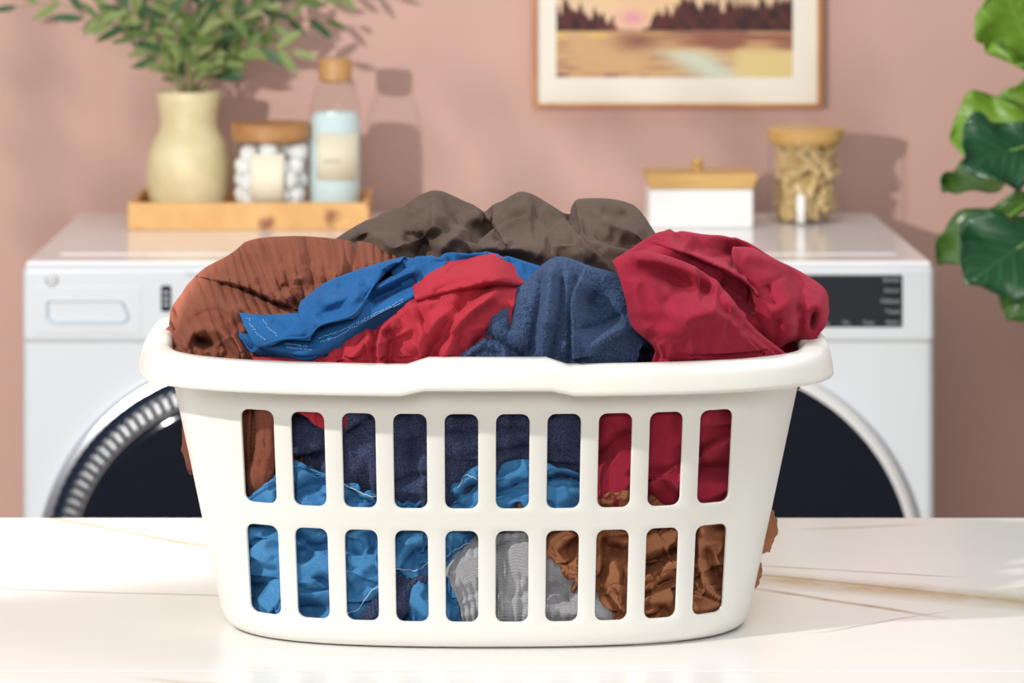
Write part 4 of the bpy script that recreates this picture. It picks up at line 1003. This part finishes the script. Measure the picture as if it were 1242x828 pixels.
def glass(name, tint=(0.97, 0.985, 0.98)):
    m = bpy.data.materials.new(name); m.use_nodes = True; t = m.node_tree; t.nodes.remove(t.nodes['Principled BSDF'])
    tr = N(t, 'ShaderNodeBsdfTransparent'); tr.inputs[0].default_value = (*tint, 1)
    gl = N(t, 'ShaderNodeBsdfGlossy'); gl.inputs['Roughness'].default_value = 0.04
    fr = N(t, 'ShaderNodeFresnel'); ge = N(t, 'ShaderNodeNewGeometry')   # one-sheet pane: same reflectance from both faces
    t.links.new(mth(t, 'MULTIPLY_ADD', ge.outputs['Backfacing'], 1/1.45-1.45, 1.45), fr.inputs[0])
    mx = N(t, 'ShaderNodeMixShader'); t.links.new(mth(t, 'MULTIPLY', fr.outputs[0], 0.9), mx.inputs[0]); t.links.new(tr.outputs[0], mx.inputs[1]); t.links.new(gl.outputs[0], mx.inputs[2])
    t.links.new(mx.outputs[0], t.nodes['Material Output'].inputs[0]); return m
glass_m = glass('clear_glass')
cream_label = mat('cream_paper_label', (0.82, 0.76, 0.58), 0.7)
white_strip_m = mat('white_strip_matte', (0.90, 0.89, 0.86), 0.6)
cotton_m = mat('cotton', (0.90, 0.90, 0.89), 0.95, sheen=0.4)
powder_m = mat('pale_blue_powder', (0.72, 0.85, 0.87), 0.9)
box_m = mat('white_painted_box', (0.86, 0.84, 0.82), 0.45)

ZTT = ZT + 0.0014
tray = empty('wooden_tray', (-0.34, 5.775, ZTT), 'shallow burl wood tray on the washer holding the vase and two glass jars', 'tray')
tx0, tx1, ty0, ty1, th = -0.538, -0.145, 5.65, 5.90, 0.0445
box('tray_base', (tx0+0.002, ty0+0.002, ZTT), (tx1-0.002, ty1-0.002, ZTT+0.008), burl, tray)
box('tray_side', (tx0, ty0, ZTT), (tx1, ty0+0.010, ZTT+th), burl, tray, 0.0015, 2)
box('tray_side', (tx0, ty1-0.010, ZTT), (tx1, ty1, ZTT+th), burl, tray, 0.0015, 2)
box('tray_end', (tx0, ty0+0.010, ZTT), (tx0+0.010, ty1-0.010, ZTT+th), burl, tray, 0.0015, 2)
box('tray_end', (tx1-0.010, ty0+0.010, ZTT), (tx1, ty1-0.010, ZTT+th), burl, tray, 0.0015, 2)
fix_parent(tray)
ZB = ZTT + 0.0082
# vase
vD = 5.785; k = vD/F; vx = (229-VX)*k
pr = [(252,30),(251,38),(240,45),(225,49.5),(205,51.5),(188,51),(175,48),(165,43),(157,37.5),(150,35),(142,34.5),(132,36),(122,38.5),(114,39.5),(110.5,38.5),(110,36.5),(113,35),(125,34),(145,31),(160,34),(180,46),(210,47),(240,40),(249,20),(249,0.1)]
zof = lambda y: CAMZ-(y-HY)*k
z_b = zof(252)
prf = [(0.0001, ZB)] + [(r*k, max(ZB if i < 2 else ZB+0.004, zof(y) + (ZB - z_b)*(y-110)/142)) for i, (y, r) in enumerate(pr)]
vase = lathe('vase', [(r, z-ZB) for r, z in prf], ceramic, None, 72)
vase.location = (vx, vD, ZB); tag(vase, 'butter-yellow ceramic vase with narrowed neck at the left of the wooden tray', 'vase')

# olive-like branches in the vase
leaf_cols = [(0.10, 0.17, 0.035), (0.21, 0.28, 0.085), (0.035, 0.105, 0.035), (0.27, 0.31, 0.13)]
leaf_ms = []
for i, c in enumerate(leaf_cols):
    m = mat('leaf_green_%s' % ('mid', 'light', 'deep', 'silvery')[i], c, 0.5); t, b = nt(m)
    ob = N(t, 'ShaderNodeTexCoord').outputs['Object']
    t.links.new(ramp(t, noise_tex(t, ob, 120, 2), [(0.3, tuple(x*0.8 for x in c)), (0.7, tuple(min(1, x*1.25) for x in c))]), b.inputs['Base Color']); leaf_ms.append(m)
stem_m = mat('olive_stem', (0.26, 0.27, 0.11), 0.7)
def small_leaf(w_, m):
    v_ = []; f_ = []; n = 8
    for i in range(n+1):
        s = i/n; wd = w_*math.sin(math.pi*min(1, s*0.97+0.03))**0.75*(1-0.25*s)
        for j in (-1, 0, 1): v_.append((s, j*wd, -0.10*s*s + 0.035*abs(j)))
    for i in range(n):
        for j in range(2): f_.append((i*3+j, (i+1)*3+j, (i+1)*3+j+1, i*3+j+1))
    me = bpy.data.meshes.new('leaf'); me.from_pydata(v_, [], f_); me.shade_smooth(); me.materials.append(m); return me
leaf_meshes = [small_leaf(0.145 + 0.02*(i % 2), leaf_ms[i]) for i in range(4)]
rs = random.Random(11)
vm = Vector((vx, vD, zof(112)))
ends = [(18,24,-.02,'reaching farthest left, tip bent down'),(62,-25,.05,'arching left out of the top of the frame'),(100,34,-.06,'drooping low on the left side'),(118,-40,.03,'rising steeply left of the vase'),
 (150,-75,-.05,'tall and leaning slightly left'),(172,48,.07,'short, low left, above the vase shoulder'),(185,-95,.02,'tall behind the vase, left of centre'),(214,-110,-.04,'tall and upright in front, left of centre'),
 (236,-118,.05,'upright over the centre of the vase'),(262,-105,-.03,'tall, just right of centre'),(290,-85,.04,'leaning right, tall'),(318,-55,-.06,'leaning right toward the bottle, in front'),
 (345,-30,.03,'leaning far right, mid height'),(352,72,-.03,'low, pointing at the cork of the bottle'),(392,38,.04,'reaching right just over the bottle cork'),(412,-20,-.02,'arching right above the bottle'),
 (438,6,.03,'reaching farthest right'),(300,30,-.08,'short and full, right of centre in front'),(205,5,-.08,'short and full, left of centre in front'),(250,20,-.09,'short and dark, in front of the centre'),(142,20,-.07,'short, leaning left in front'),(330,10,.08,'short, leaning right behind')]
for bi, (ex, ey, dy, lab) in enumerate(ends):
    D = vD + dy*1.5
    tip = Vector(P(ex, ey, D)); base = vm + Vector((rs.uniform(-.022, .022), rs.uniform(-.02, .02), -0.05)); mouth = vm + Vector(((tip.x-vm.x)*0.06, rs.uniform(-.018, .018), 0.0))
    br = empty('leafy_branch', vm, 'green leafy branch in the yellow vase, ' + lab, 'branch', 'leafy branches in the yellow vase')
    pts = []; nP = 14
    L = (tip-mouth).length
    for i in range(nP+1):
        s = i/nP
        q = mouth.lerp(tip, s) + Vector((0, 0, 1))*L*(0.22 if abs(ex-229) > 60 else 0.05)*math.sin(math.pi*s*0.9)
        q += Vector((math.sin(s*7+bi), math.cos(s*5+bi), 0))*0.004
        pts.append(q)
    pts = [base] + pts
    v_, f_ = tube_data(pts, [0.0019*(1-0.6*i/(nP+1)) for i in range(nP+2)], 6)
    mesh_obj('stem', v_, f_, stem_m, br)
    nl = 7 if L > 0.16 else 5
    for i in range(nl):
        s = 0.16 + 0.84*i/(nl-1) if i < nl-1 else 1.0
        idx = 1 + s*nP; a = int(min(idx, nP)); p = pts[a].lerp(pts[min(a+1, nP+1)], idx-a); d = (pts[min(a+1, nP+1)]-pts[max(a-1, 0)]).normalized()
        sides = (1, -1) if i < nl-1 else (0,)
        if rs.random() < 0.12: sides = sides[:1]
        for sd in sides:
            lo = bpy.data.objects.new('leaf', leaf_meshes[rs.choice((0, 0, 1, 1, 2, 2, 3))]); COL.objects.link(lo); lo.parent = br
            sidev = d.cross(Vector((rs.uniform(-.5, .5), -1, rs.uniform(-.5, .5)))).normalized()
            dr = (d*rs.uniform(0.6, 1.0) + sidev*sd*rs.uniform(0.5, 0.95) + Vector((0, rs.uniform(-.4, .3), rs.uniform(-.15, .1)))).normalized()
            zz = (Vector((rs.uniform(-.5, .5), -1, 0.5)) - dr*dr.dot(Vector((0, -1, 0.5)))).normalized(); yy = zz.cross(dr).normalized(); zz = dr.cross(yy)
            sc_ = rs.uniform(0.040, 0.058)
            M = Matrix((dr, yy, zz)).transposed().to_4x4(); M.translation = p
            lo.matrix_basis = M @ Matrix.Diagonal((sc_, sc_*1.05, sc_, 1))
    fix_parent(br)

# cotton jar
def jar(label, cx, D, r, z0, h, lidm, name, lid_t=0.018, flare=0.0):
    root = empty(name, (cx, D, z0), label, 'jar')
    lathe('glass_body', [(0.0001, 0.0004), (r-0.004, 0.0004), (r, 0.004), (r, h-lid_t)], glass_m, root, 64, (cx, D, z0))
    lathe('lid', [(0.0001, h-lid_t-0.006), (r-0.004, h-lid_t-0.006), (r-0.004, h-lid_t), (r+0.0005, h-lid_t), (r+0.0015+flare, h-0.002), (r+flare, h), (0.0001, h)], lidm, root, 64, (cx, D, z0))
    return root
kD = 5.735; k = kD/F; cjx = (328.5-VX)*k
cj = jar('round glass jar of white cotton balls with a wood lid, between vase and bottle', cjx, kD, 0.0655, ZB, CAMZ-(149-HY)*k-ZB, lid_wood, 'cotton_ball_jar', 0.023)
def curved_label(name, cx, D, z0, z1, r, a0, a1, m, parent):
    v_ = []; f_ = []; n = 16
    for i in range(n+1):
        a = math.radians(a0+(a1-a0)*i/n)
        v_ += [(cx+r*math.sin(a), D-r*math.cos(a), z0), (cx+r*math.sin(a), D-r*math.cos(a), z1)]
    for i in range(n): f_.append((2*i, 2*i+2, 2*i+3, 2*i+1))
    o = mesh_obj(name, v_, f_, m, parent); s = o.modifiers.new('s', 'SOLIDIFY'); s.thickness = 0.0003; s.offset = 1; return o
zz = lambda y, D: CAMZ-(y-HY)*D/F
curved_label('paper_label', cjx, kD, zz(243, kD)+0.004, zz(183, kD), 0.0662, -27, 22, cream_label, cj)
fix_parent(cj)
def cotton_mesh(seed):
    bm = bmesh.new(); bmesh.ops.create_icosphere(bm, subdivisions=3, radius=1)
    off = Vector((seed*3.1, seed*1.7, 0))
    for q in bm.verts: q.co *= 1 + 0.16*mnoise.noise(q.co*1.8+off) + 0.05*mnoise.noise(q.co*6+off)
    me = bpy.data.meshes.new('cotton_ball'); bm.to_mesh(me); bm.free(); me.shade_smooth(); me.materials.append(cotton_m); return me
cms = [cotton_mesh(i) for i in range(4)]
for lay in range(5):
    z = ZB + 0.0185 + lay*0.0235
    for ring_r, cnt in ((0.0445, 8), (0.014, 3)):
        for i in range(cnt):
            if lay == 4 and (i % 3 == 1): continue
            a = 2*math.pi*(i+0.5*(lay % 2))/cnt + rs.uniform(-.1, .1)
            o = bpy.data.objects.new('cotton_ball', rs.choice(cms)); COL.objects.link(o)
            o.location = (cjx+ring_r*math.cos(a), kD+ring_r*math.sin(a), z+rs.uniform(-.002, .004)); s = rs.uniform(.0155, .0172); o.scale = (s, s, s)
            o.rotation_euler = (rs.random()*6, rs.random()*6, rs.random()*6)
            tag(o, 'white cotton ball inside the round wood-lidded jar on the tray', 'cotton ball', 'cotton balls in the glass jar')
# bottle
bD = 5.745; k = bD/F; bx = (406.5-VX)*k; zt = lambda y: CAMZ-(y-HY)*k-ZB
bot = empty('glass_bottle', (bx, bD, ZB), 'corked clear glass bottle of pale blue laundry powder at the right of the tray', 'bottle')
rB = 31.5*k
lathe('glass_body', [(0.0001, .0005), (rB-.005, .0005), (rB, .006), (rB, zt(140)), (rB*0.93, zt(125)), (rB*0.72, zt(105)), (18*k, zt(97)), (18*k, zt(92))], glass_m, bot, 64, (bx, bD, ZB))
lathe('powder', [(0.0001, .003), (rB-.006, .003), (rB-.0022, .008), (rB-.0022, zt(146)), (rB*0.8, zt(136)), (0.0001, zt(133))], powder_m, bot, 64, (bx, bD, ZB))
lathe('cork', [(0.0001, zt(100)), (15*k, zt(100)), (17.5*k, zt(97)), (20*k, zt(96)), (20.5*k, zt(74)), (19*k, zt(71)), (0.0001, zt(71))], cork_m, bot, 48, (bx, bD, ZB))
curved_label('paper_label', bx, bD, ZB+zt(216), ZB+zt(160), rB+0.0006, -42, 62, cream_label, bot)
text('label_lettering', 'Laundry', (bx-0.004, bD-rB-0.0014, ZB+zt(192)), 0.009, grey_print, bot)
fix_parent(bot)

# white box with bamboo lid
xD = 5.68; k = xD/F; x0 = (788-VX)*k; x1 = (914-VX)*k; zl = CAMZ-(229-HY)*k
wb = empty('storage_box', ((x0+x1)/2, xD+0.06, ZTT), 'white lidded box with knobbed bamboo lid on the dryer, left of the clothespin jar', 'box')
box('box_body', (x0, xD, ZTT), (x1, xD+0.12, zl-0.001), box_m, wb, 0.004)
ins = 0.006
v_ = []; 
for zz_, e in ((zl, -0.001), (zl+0.019, 0.006), (zl+0.024, 0.006)):
    v_ += [(x0-e, xD-e, zz_), (x1+e, xD-e, zz_), (x1+e, xD+0.12+e, zz_), (x0-e, xD+0.12+e, zz_)]
f_ = [(3,2,1,0), (8,9,10,11)] + [(4*r+i, 4*r+(i+1) % 4, 4*(r+1)+(i+1) % 4, 4*(r+1)+i) for r in range(2) for i in range(4)]
ld = mesh_obj('lid', v_, f_, bamboo, wb, smooth=False); bev(ld, 0.0012, 2)
lathe('knob', [(0.0001, 0), (0.0075, 0), (0.006, 0.006), (0.010, 0.012), (0.0105, 0.017), (0.007, 0.021), (0.0001, 0.022)], bamboo, ld, 32, ((x0+x1)/2-0.003, xD+0.05, zl+0.0242))
fix_parent(wb)
for ch in ld.children: pass

# clothespin jar
pD = 5.79; k = pD/F; pxx = (977-VX)*k
pj = jar('tall glass jar of wooden clothespins with a flat wood lid on the dryer', pxx, pD, 0.0615, ZTT, CAMZ-(155-HY)*k-ZTT, bamboo, 'clothespin_jar', 0.020, 0.002)
curved_label('white_strip', pxx, pD, zz(275, pD)+0.012, zz(232, pD), 0.0622, -19, -7, white_strip_m, pj)  # narrow white strip curved around the lower front of the glass
fix_parent(pj)
bm = bmesh.new()
def bx_(bm, c, s, rot=0):
    r = bmesh.ops.create_cube(bm, size=1); M = Matrix.Translation(c) @ Matrix.Rotation(rot, 4, 'Y') @ Matrix.Diagonal((*s, 1)); bmesh.ops.transform(bm, matrix=M, verts=r['verts'])
bx_(bm, (0.0032, 0, 0), (0.0035, 0.010, 0.072), 0.035); bx_(bm, (-0.0032, 0, 0), (0.0035, 0.010, 0.072), -0.035)
bx_(bm, (0, 0, 0.004), (0.011, 0.0105, 0.004), 0)
pin_me = bpy.data.meshes.new('clothespin'); bm.to_mesh(pin_me); bm.free(); pin_me.materials.append(pin_wood)
rs2 = random.Random(3)
for i in range(84):
    lay = i // 12
    a = 2*math.pi*(i % 12)/12 + lay*0.7 + rs2.uniform(-.2, .2); rr = rs2.uniform(0.028, 0.041)
    tilt = rs2.uniform(0.3, 1.45)
    o = bpy.data.objects.new('clothespin', pin_me); COL.objects.link(o)
    q = Matrix.Rotation(a, 4, 'Z') @ Matrix.Rotation(tilt*rs2.choice((-1, 1)), 4, 'X') @ Matrix.Rotation(rs2.uniform(-.25, .25), 4, 'Y') @ Matrix.Rotation(rs2.uniform(0, 6.28), 4, 'Z')
    hz = 0.036*abs(math.cos(tilt))+0.006
    z = min(max(0.018 + lay*0.0185 + rs2.uniform(-.004, .004), hz), 0.140-hz)
    q.translation = (pxx+rr*math.cos(a)*(1 if tilt < 1 else .85), pD+rr*math.sin(a)*(1 if tilt < 1 else .85), ZTT+z)
    o.matrix_world = q
    tag(o, 'small wooden clothespin inside the tall glass jar on the dryer', 'clothespin', 'clothespins in the glass jar')

# ---------------------------------------------------------------- framed painting
fD = WY - 0.028; k = fD/F
X0, X1 = (646-VX)*k, (997-VX)*k; Zb = CAMZ-(131-HY)*k; Zt = Zb + 0.42
pic = empty('framed_painting', ((X0+X1)/2, WY-0.014, Zb), 'wood-framed landscape painting of a sunset lake and pine shore, hung on the pink wall', 'painting')
frame_m = wood('warm_oak_frame', (0.58, 0.27, 0.10), (0.44, 0.18, 0.06), (20, 20, 20))
mat_board = mat('cream_mat_board', (0.83, 0.79, 0.68), 0.8)
ft = 0.0075
box('frame_rail', (X0, fD, Zb), (X1, WY-0.002, Zb+ft), frame_m, pic, 0.001, 2)
box('frame_rail', (X0, fD, Zt-ft), (X1, WY-0.002, Zt), frame_m, pic, 0.001, 2)
box('frame_stile', (X0, fD, Zb+ft), (X0+ft, WY-0.002, Zt-ft), frame_m, pic, 0.001, 2)
box('frame_stile', (X1-ft, fD, Zb+ft), (X1, WY-0.002, Zt-ft), frame_m, pic, 0.001, 2)
box('mat_board', (X0+ft, fD+0.010, Zb+ft), (X1-ft, WY-0.004, Zt-ft), mat_board, pic)
ix0, ix1, iz0 = (675-VX)*k, (962-VX)*k, CAMZ-(94-HY)*k; iz1 = Zt-0.055
nx, nz_ = 240, 220
xs = np.linspace(0, 1, nx); zs = np.linspace(0, 1, nz_); XX, ZZ = np.meshgrid(xs, zs)
ppx = 675 + XX*287; ppy = 94 - ZZ*(iz1-iz0)/k        # picture coordinates in photo pixels
def sm(a, b_, x): t_ = np.clip((x-a)/(b_-a), 0, 1); return t_*t_*(3-2*t_)
def mixc(c, col, f): return c*(1-f[..., None]) + np.array(col)*f[..., None]
s2l = lambda c: tuple(((x/255+0.055)/1.055)**2.4 if x > 10 else x/3294 for x in c)
img = np.zeros(XX.shape+(3,)); 
sky = mixc(mixc(np.ones(XX.shape+(3,))*np.array(s2l((226,196,160))), s2l((240,205,140)), np.exp(-((ppx-790)/45)**2-((ppy-10)/40)**2)), s2l((214,170,160)), 0.6*vnoise(ppx/60, ppy/14, 5))
img = sky
img = mixc(img, s2l((222,150,160)), np.exp(-((ppx-768)/16)**2-((ppy-22)/9)**2))
# tree line
rs3 = np.random.RandomState(4); spk = np.zeros(XX.shape)
for _ in range(95):
    c_, h_, w_ = 672 + rs3.rand()*294, 6 + 22*rs3.rand()**1.3, 2.2 + 3.2*rs3.rand()
    spk = np.maximum(spk, h_*np.clip(1-np.abs(ppx-c_)/w_, 0, 1)**0.8)
wob = spk
tr_r = 37 - np.clip((ppx-783)/50, 0, 1)*22 - wob*np.clip((ppx-778)/25, 0, 1)
tr_l = 36 - np.clip((752-ppx)/50, 0, 1)*18 - wob*0.9*np.clip((760-ppx)/20, 0, 1)
top_ = np.where(ppx > 770, tr_r, tr_l); top_ = np.where((ppx > 745) & (ppx < 783), np.maximum(top_, 26+wob*.3), top_)
ft_ = sm(-1.5, 1.5, ppy-top_)*sm(-1.2, 1.2, 38.5-ppy)
tcol = vnoise(ppx/6, ppy/9, 12)
tr_c = np.array(s2l((40,32,34)))*(1-tcol[..., None]) + np.array(s2l((95,48,44)))*tcol[..., None]
tr_c = mixc(tr_c, s2l((170,105,110)), np.exp(-((ppx-763)/16)**2)*0.9)
img = img*(1-ft_[..., None]) + tr_c*ft_[..., None]
# water
wat = np.ones(XX.shape+(3,))*np.array(s2l((205,165,120)))
wat = mixc(wat, s2l((140,85,72)), 0.95*sm(0.40, 0.75, vnoise(ppx/40, ppy/3.2, 14)*0.6+0.5*sm(780, 860, ppx)*sm(70, 45, ppy)))
wat = mixc(wat, s2l((225,190,100)), np.exp(-((ppy-43)/3)**2)*sm(0.35, 0.7, vnoise(ppx/25, ppy/3, 15))*sm(830, 790, ppx))
wat = mixc(wat, s2l((120,62,62)), np.exp(-((ppx-775)/30)**2-((ppy-50)/12)**2)*0.8)
cxw = 800 + (ppy-58)*1.5
wat = mixc(wat, s2l((205,212,190)), np.exp(-((ppx-cxw-22)/30)**2)*sm(56, 68, ppy))
wat = mixc(wat, s2l((222,205,140)), sm(880, 905, ppx)*sm(56, 68, ppy)*0.8)
wat = mixc(wat, s2l((105,65,80)), sm(715, 675, ppx)*sm(62, 90, ppy)*sm(0.3, 0.7, vnoise(ppx/20, ppy/3, 18)))
wat = mixc(wat, s2l((140,80,85)), sm(86, 94, ppy)*sm(800, 760, ppx)*sm(0.35, 0.6, vnoise(ppx/14, ppy/3, 19)))
fw = sm(37.5, 40, ppy); img = img*(1-fw[..., None]) + wat*fw[..., None]
V_ = [(ix0+(ix1-ix0)*x, fD+0.0092, iz0+(iz1-iz0)*z) for z in zs for x in xs]
idx = np.arange(nx*nz_).reshape(nz_, nx); Fc = np.stack([idx[:-1, :-1], idx[:-1, 1:], idx[1:, 1:], idx[1:, :-1]], -1).reshape(-1, 4)
art_m = mat('painted_paper', (1, 1, 1), 0.8); t, b = nt(art_m)
at = N(t, 'ShaderNodeAttribute'); at.attribute_name = 'paint'; t.links.new(at.outputs['Color'], b.inputs['Base Color'])
art = mesh_obj('painted_print', V_, Fc.tolist(), art_m, pic)
ca = art.data.color_attributes.new('paint', 'FLOAT_COLOR', 'POINT')
ca.data.foreach_set('color', np.concatenate([img.reshape(-1, 3), np.ones((nx*nz_, 1))], 1).astype(np.float32).ravel())
fix_parent(pic)

# ---------------------------------------------------------------- fiddle-leaf fig at the right
fig = empty('fiddle_leaf_fig', (0.93, 4.95, 0.0), 'tall fiddle-leaf fig with glossy wavy leaves standing at the right, pot hidden below', 'plant')
def figmat(name, c1, c2, rough):
    m = mat(name, c1, rough, spec=0.5); t, b = nt(m); uv = N(t, 'ShaderNodeUVMap').outputs[0]
    sp = N(t, 'ShaderNodeSeparateXYZ'); t.links.new(uv, sp.inputs[0])
    w1 = mth(t, 'SINE', mth(t, 'MULTIPLY', mth(t, 'SUBTRACT', sp.outputs[0], mth(t, 'MULTIPLY', mth(t, 'ABSOLUTE', sp.outputs[1]), 0.35)), 50))
    vn = mth(t, 'MAXIMUM', mth(t, 'SUBTRACT', mth(t, 'MULTIPLY', w1, 3), 2.2), mth(t, 'SUBTRACT', 1, mth(t, 'MULTIPLY', mth(t, 'ABSOLUTE', sp.outputs[1]), 22)))
    vn = mth(t, 'MAXIMUM', mth(t, 'MINIMUM', vn, 1), 0)
    mx = t.nodes.new('ShaderNodeMix'); mx.data_type = 'RGBA'; t.links.new(mth(t, 'MULTIPLY', vn, 0.55), mx.inputs[0]); mx.inputs[6].default_value = (*c1, 1); mx.inputs[7].default_value = (*c2, 1)
    t.links.new(mx.outputs[2], b.inputs['Base Color']); t.links.new(bump(t, vn, 0.4, 0.002), b.inputs['Normal'])
    b.inputs['Transmission Weight'].default_value = 0.0
    return m
fg_dark = figmat('fig_leaf_deep_green', (0.008, 0.055, 0.018), (0.03, 0.11, 0.04), 0.28)
fg_light = figmat('fig_leaf_young_green', (0.115, 0.235, 0.012), (0.20, 0.34, 0.04), 0.4)
fg_mid = figmat('fig_leaf_mid_green', (0.035, 0.095, 0.010), (0.08, 0.16, 0.03), 0.35)
bark = wood('fig_bark', (0.20, 0.13, 0.08), (0.12, 0.08, 0.05), (30, 30, 30), False, 0.9)
pot_m = mat('white_glazed_pot', (0.78, 0.76, 0.72), 0.35); soil_m = mat('potting_soil', (0.05, 0.035, 0.025), 0.95)
fx, fy = 0.93, 4.95
lathe('pot', [(0.0001, 0), (0.12, 0), (0.15, 0.04), (0.17, 0.26), (0.175, 0.30), (0.16, 0.30), (0.155, 0.26), (0.0001, 0.262)], pot_m, fig, 48, (fx, fy, 0))
lathe('soil', [(0.0001, 0.271), (0.156, 0.266)], soil_m, fig, 40, (fx, fy, 0))
v_, f_ = tube_data([(fx, fy, 0.25), (fx+.01, fy, 0.6), (fx-.01, fy+.01, 0.95), (fx, fy, 1.25), (fx+.01, fy, 1.5), (fx, fy, 1.75)], [.016, .014, .012, .010, .008, .004], 12)
mesh_obj('trunk', v_, f_, bark, fig)
def fig_leaf(base, tip, width, roll, m, droop=0.15, cup=0.18, seed=0):
    base = Vector(base); tip = Vector(tip); d = tip-base; L = d.length; d.normalize()
    up = Vector((0, -math.cos(roll), math.sin(roll))); nrm = (up - d*up.dot(d)).normalized(); side = nrm.cross(d).normalized()
    v_ = []; uv = []; f_ = []; n, q = 26, 12
    for i in range(n+1):
        s = i/n
        wd = width*0.5*(0.58*math.sin(math.pi*min(1, s*1.0))**0.55 + 0.62*math.exp(-((s-0.68)/0.24)**2))*(1-max(0, (s-0.93))*6.5 if s > .93 else 1)
        wd *= min(1, s*7+0.05)
        for j in range(-q//2, q//2+1):
            y = j/(q/2)
            wave = 0.09*math.sin(s*17+seed+y*2)*abs(y)**2*width
            h = -cup*width*abs(y)**1.6*0.5*(-1) + wave - droop*L*s*s + 0.01*width*math.cos(s*44)*abs(y)
            p = base + d*L*s + side*wd*y*(1+0.04*math.sin(s*21+seed)) + nrm*h
            v_.append(p); uv.append((s, y))
    for i in range(n):
        for j in range(q): a = i*(q+1)+j; f_.append((a, a+1, a+q+2, a+q+1))
    o = mesh_obj('leaf', v_, f_, m, fig, uvs=uv); s = o.modifiers.new('s', 'SOLIDIFY'); s.thickness = 0.0007
    pv, pf = tube_data([Vector((fx, fy, base.z-0.03)), base.lerp(Vector((fx, fy, base.z-0.03)), 0.4)+Vector((0, 0, .004)), base, base+d*L*0.5-nrm*droop*L*0.25], [.003, .0028, .0026, .0012], 6)
    mesh_obj('leaf_stalk', pv, pf, fg_light, o)
K = 4.9
def PL(x, y, D=K): return P(x, y, D)
fig_leaf(PL(1262, 92, 4.95), PL(1216, -22, 4.93), 0.125, 0.35, fg_light, .02, .15, 1)
fig_leaf(PL(1268, 96, 4.93), PL(1197, 60, 4.86), 0.085, 1.25, fg_light, .05, .25, 2)
fig_leaf(PL(1268, 80, 5.0), PL(1232, 160, 5.0), 0.075, 0.3, fg_light, .02, .1, 3)
fig_leaf(PL(1272, 150, 4.95), PL(1152, 168, 4.96), 0.110, 0.30, fg_light, -.02, .1, 4)
fig_leaf(PL(1280, 168, 4.88), PL(1170, 196, 4.80), 0.112, 0.55, fg_dark, .05, .12, 5)
fig_leaf(PL(1268, 205, 4.98), PL(1142, 234, 4.96), 0.085, 1.15, fg_mid, .0, .35, 6)
fig_leaf(PL(1262, 235, 4.95), PL(1138, 322, 4.90), 0.085, 1.05, fg_mid, .0, .25, 7)
fig_leaf(PL(1290, 262, 4.84), PL(1176, 340, 4.74), 0.135, 0.55, fg_dark, .06, .10, 8)
fig_leaf(PL(1285, 300, 4.96), PL(1222, 388, 4.96), 0.075, 0.2, fg_mid, .03, .15, 9)
for i, a in enumerate((0.3, 1.3, 2.3, -0.5, -1.1, 0.9, 1.9, -0.1)):
    zb = 1.05 + i*0.075
    b0 = Vector((fx+0.05*math.cos(a), fy+0.05*math.sin(a), zb)); t0 = Vector((fx+(0.22)*math.cos(a), fy+0.22*math.sin(a), zb+0.05))
    fig_leaf(b0, t0, 0.13, 1.3, (fg_dark, fg_mid, fg_light)[i % 3], .1, .12, i*1.7)
fix_parent(fig)

# ---------------------------------------------------------------- unseen shade caster added out of frame at left; its leaves dapple the wall
hp = empty('dapple_caster', (-1.1, 3.45, 2.25), 'added planter-shaped shade caster with trailing leaves, unseen at the upper left, dappling the wall', 'plant')
lathe('caster_bowl', [(0.0001, 0), (0.07, 0.0), (0.12, 0.05), (0.13, 0.12), (0.12, 0.12), (0.11, 0.06), (0.0001, 0.04)], pot_m, hp, 40, (-1.1, 3.45, 2.25))
for a in (0.4, 2.5, 4.6):
    v_, f_ = tube_data([(-1.1+0.125*math.cos(a), 3.45+0.125*math.sin(a), 2.36), (-1.1, 3.45, 2.88)], [.0015, .0015], 6); mesh_obj('cord', v_, f_, stem_m, hp)
LS = Vector((-1.55, 2.05, 1.76)); rs4 = random.Random(8)
spots = [(20, y) for y in (20, 110, 200)] + [(190, 150), (150, 20), (570, 150), (700, 170), (770, 210), (840, 160), (900, 200), (1015, 120), (1010, 190), (480, 210), (40, 300), (120, 260), (620, 240), (880, 240)]
for i, (x, y) in enumerate(spots):
    wp = Vector(P(x, y, 5.99)); c = LS.lerp(wp, 0.37)
    lo = bpy.data.objects.new('leaf', leaf_meshes[i % 4]); COL.objects.link(lo); lo.parent = hp
    M = Matrix.Rotation(rs4.uniform(0.9, 1.5), 4, 'Y') @ Matrix.Rotation(1.57+rs4.uniform(-.4, .4), 4, 'X'); M.translation = c + Vector((0, 0, 0.03))
    lo.matrix_basis = M @ Matrix.Diagonal((0.048, 0.060, 0.048, 1))
for j in range(0, len(spots), 3):
    tops = [LS.lerp(Vector(P(*q, 5.99)), 0.37) + Vector((0, 0, 0.03)) for q in spots[j:j+3]]
    v_, f_ = tube_data([(-1.1, 3.45, 2.36), (-1.0 + 0.02*j, 3.5, 2.05)] + sorted(tops, key=lambda q: -q.z), [.0012]*(2+len(tops)), 5); mesh_obj('caster_stem', v_, f_, stem_m, hp)
fix_parent(hp)
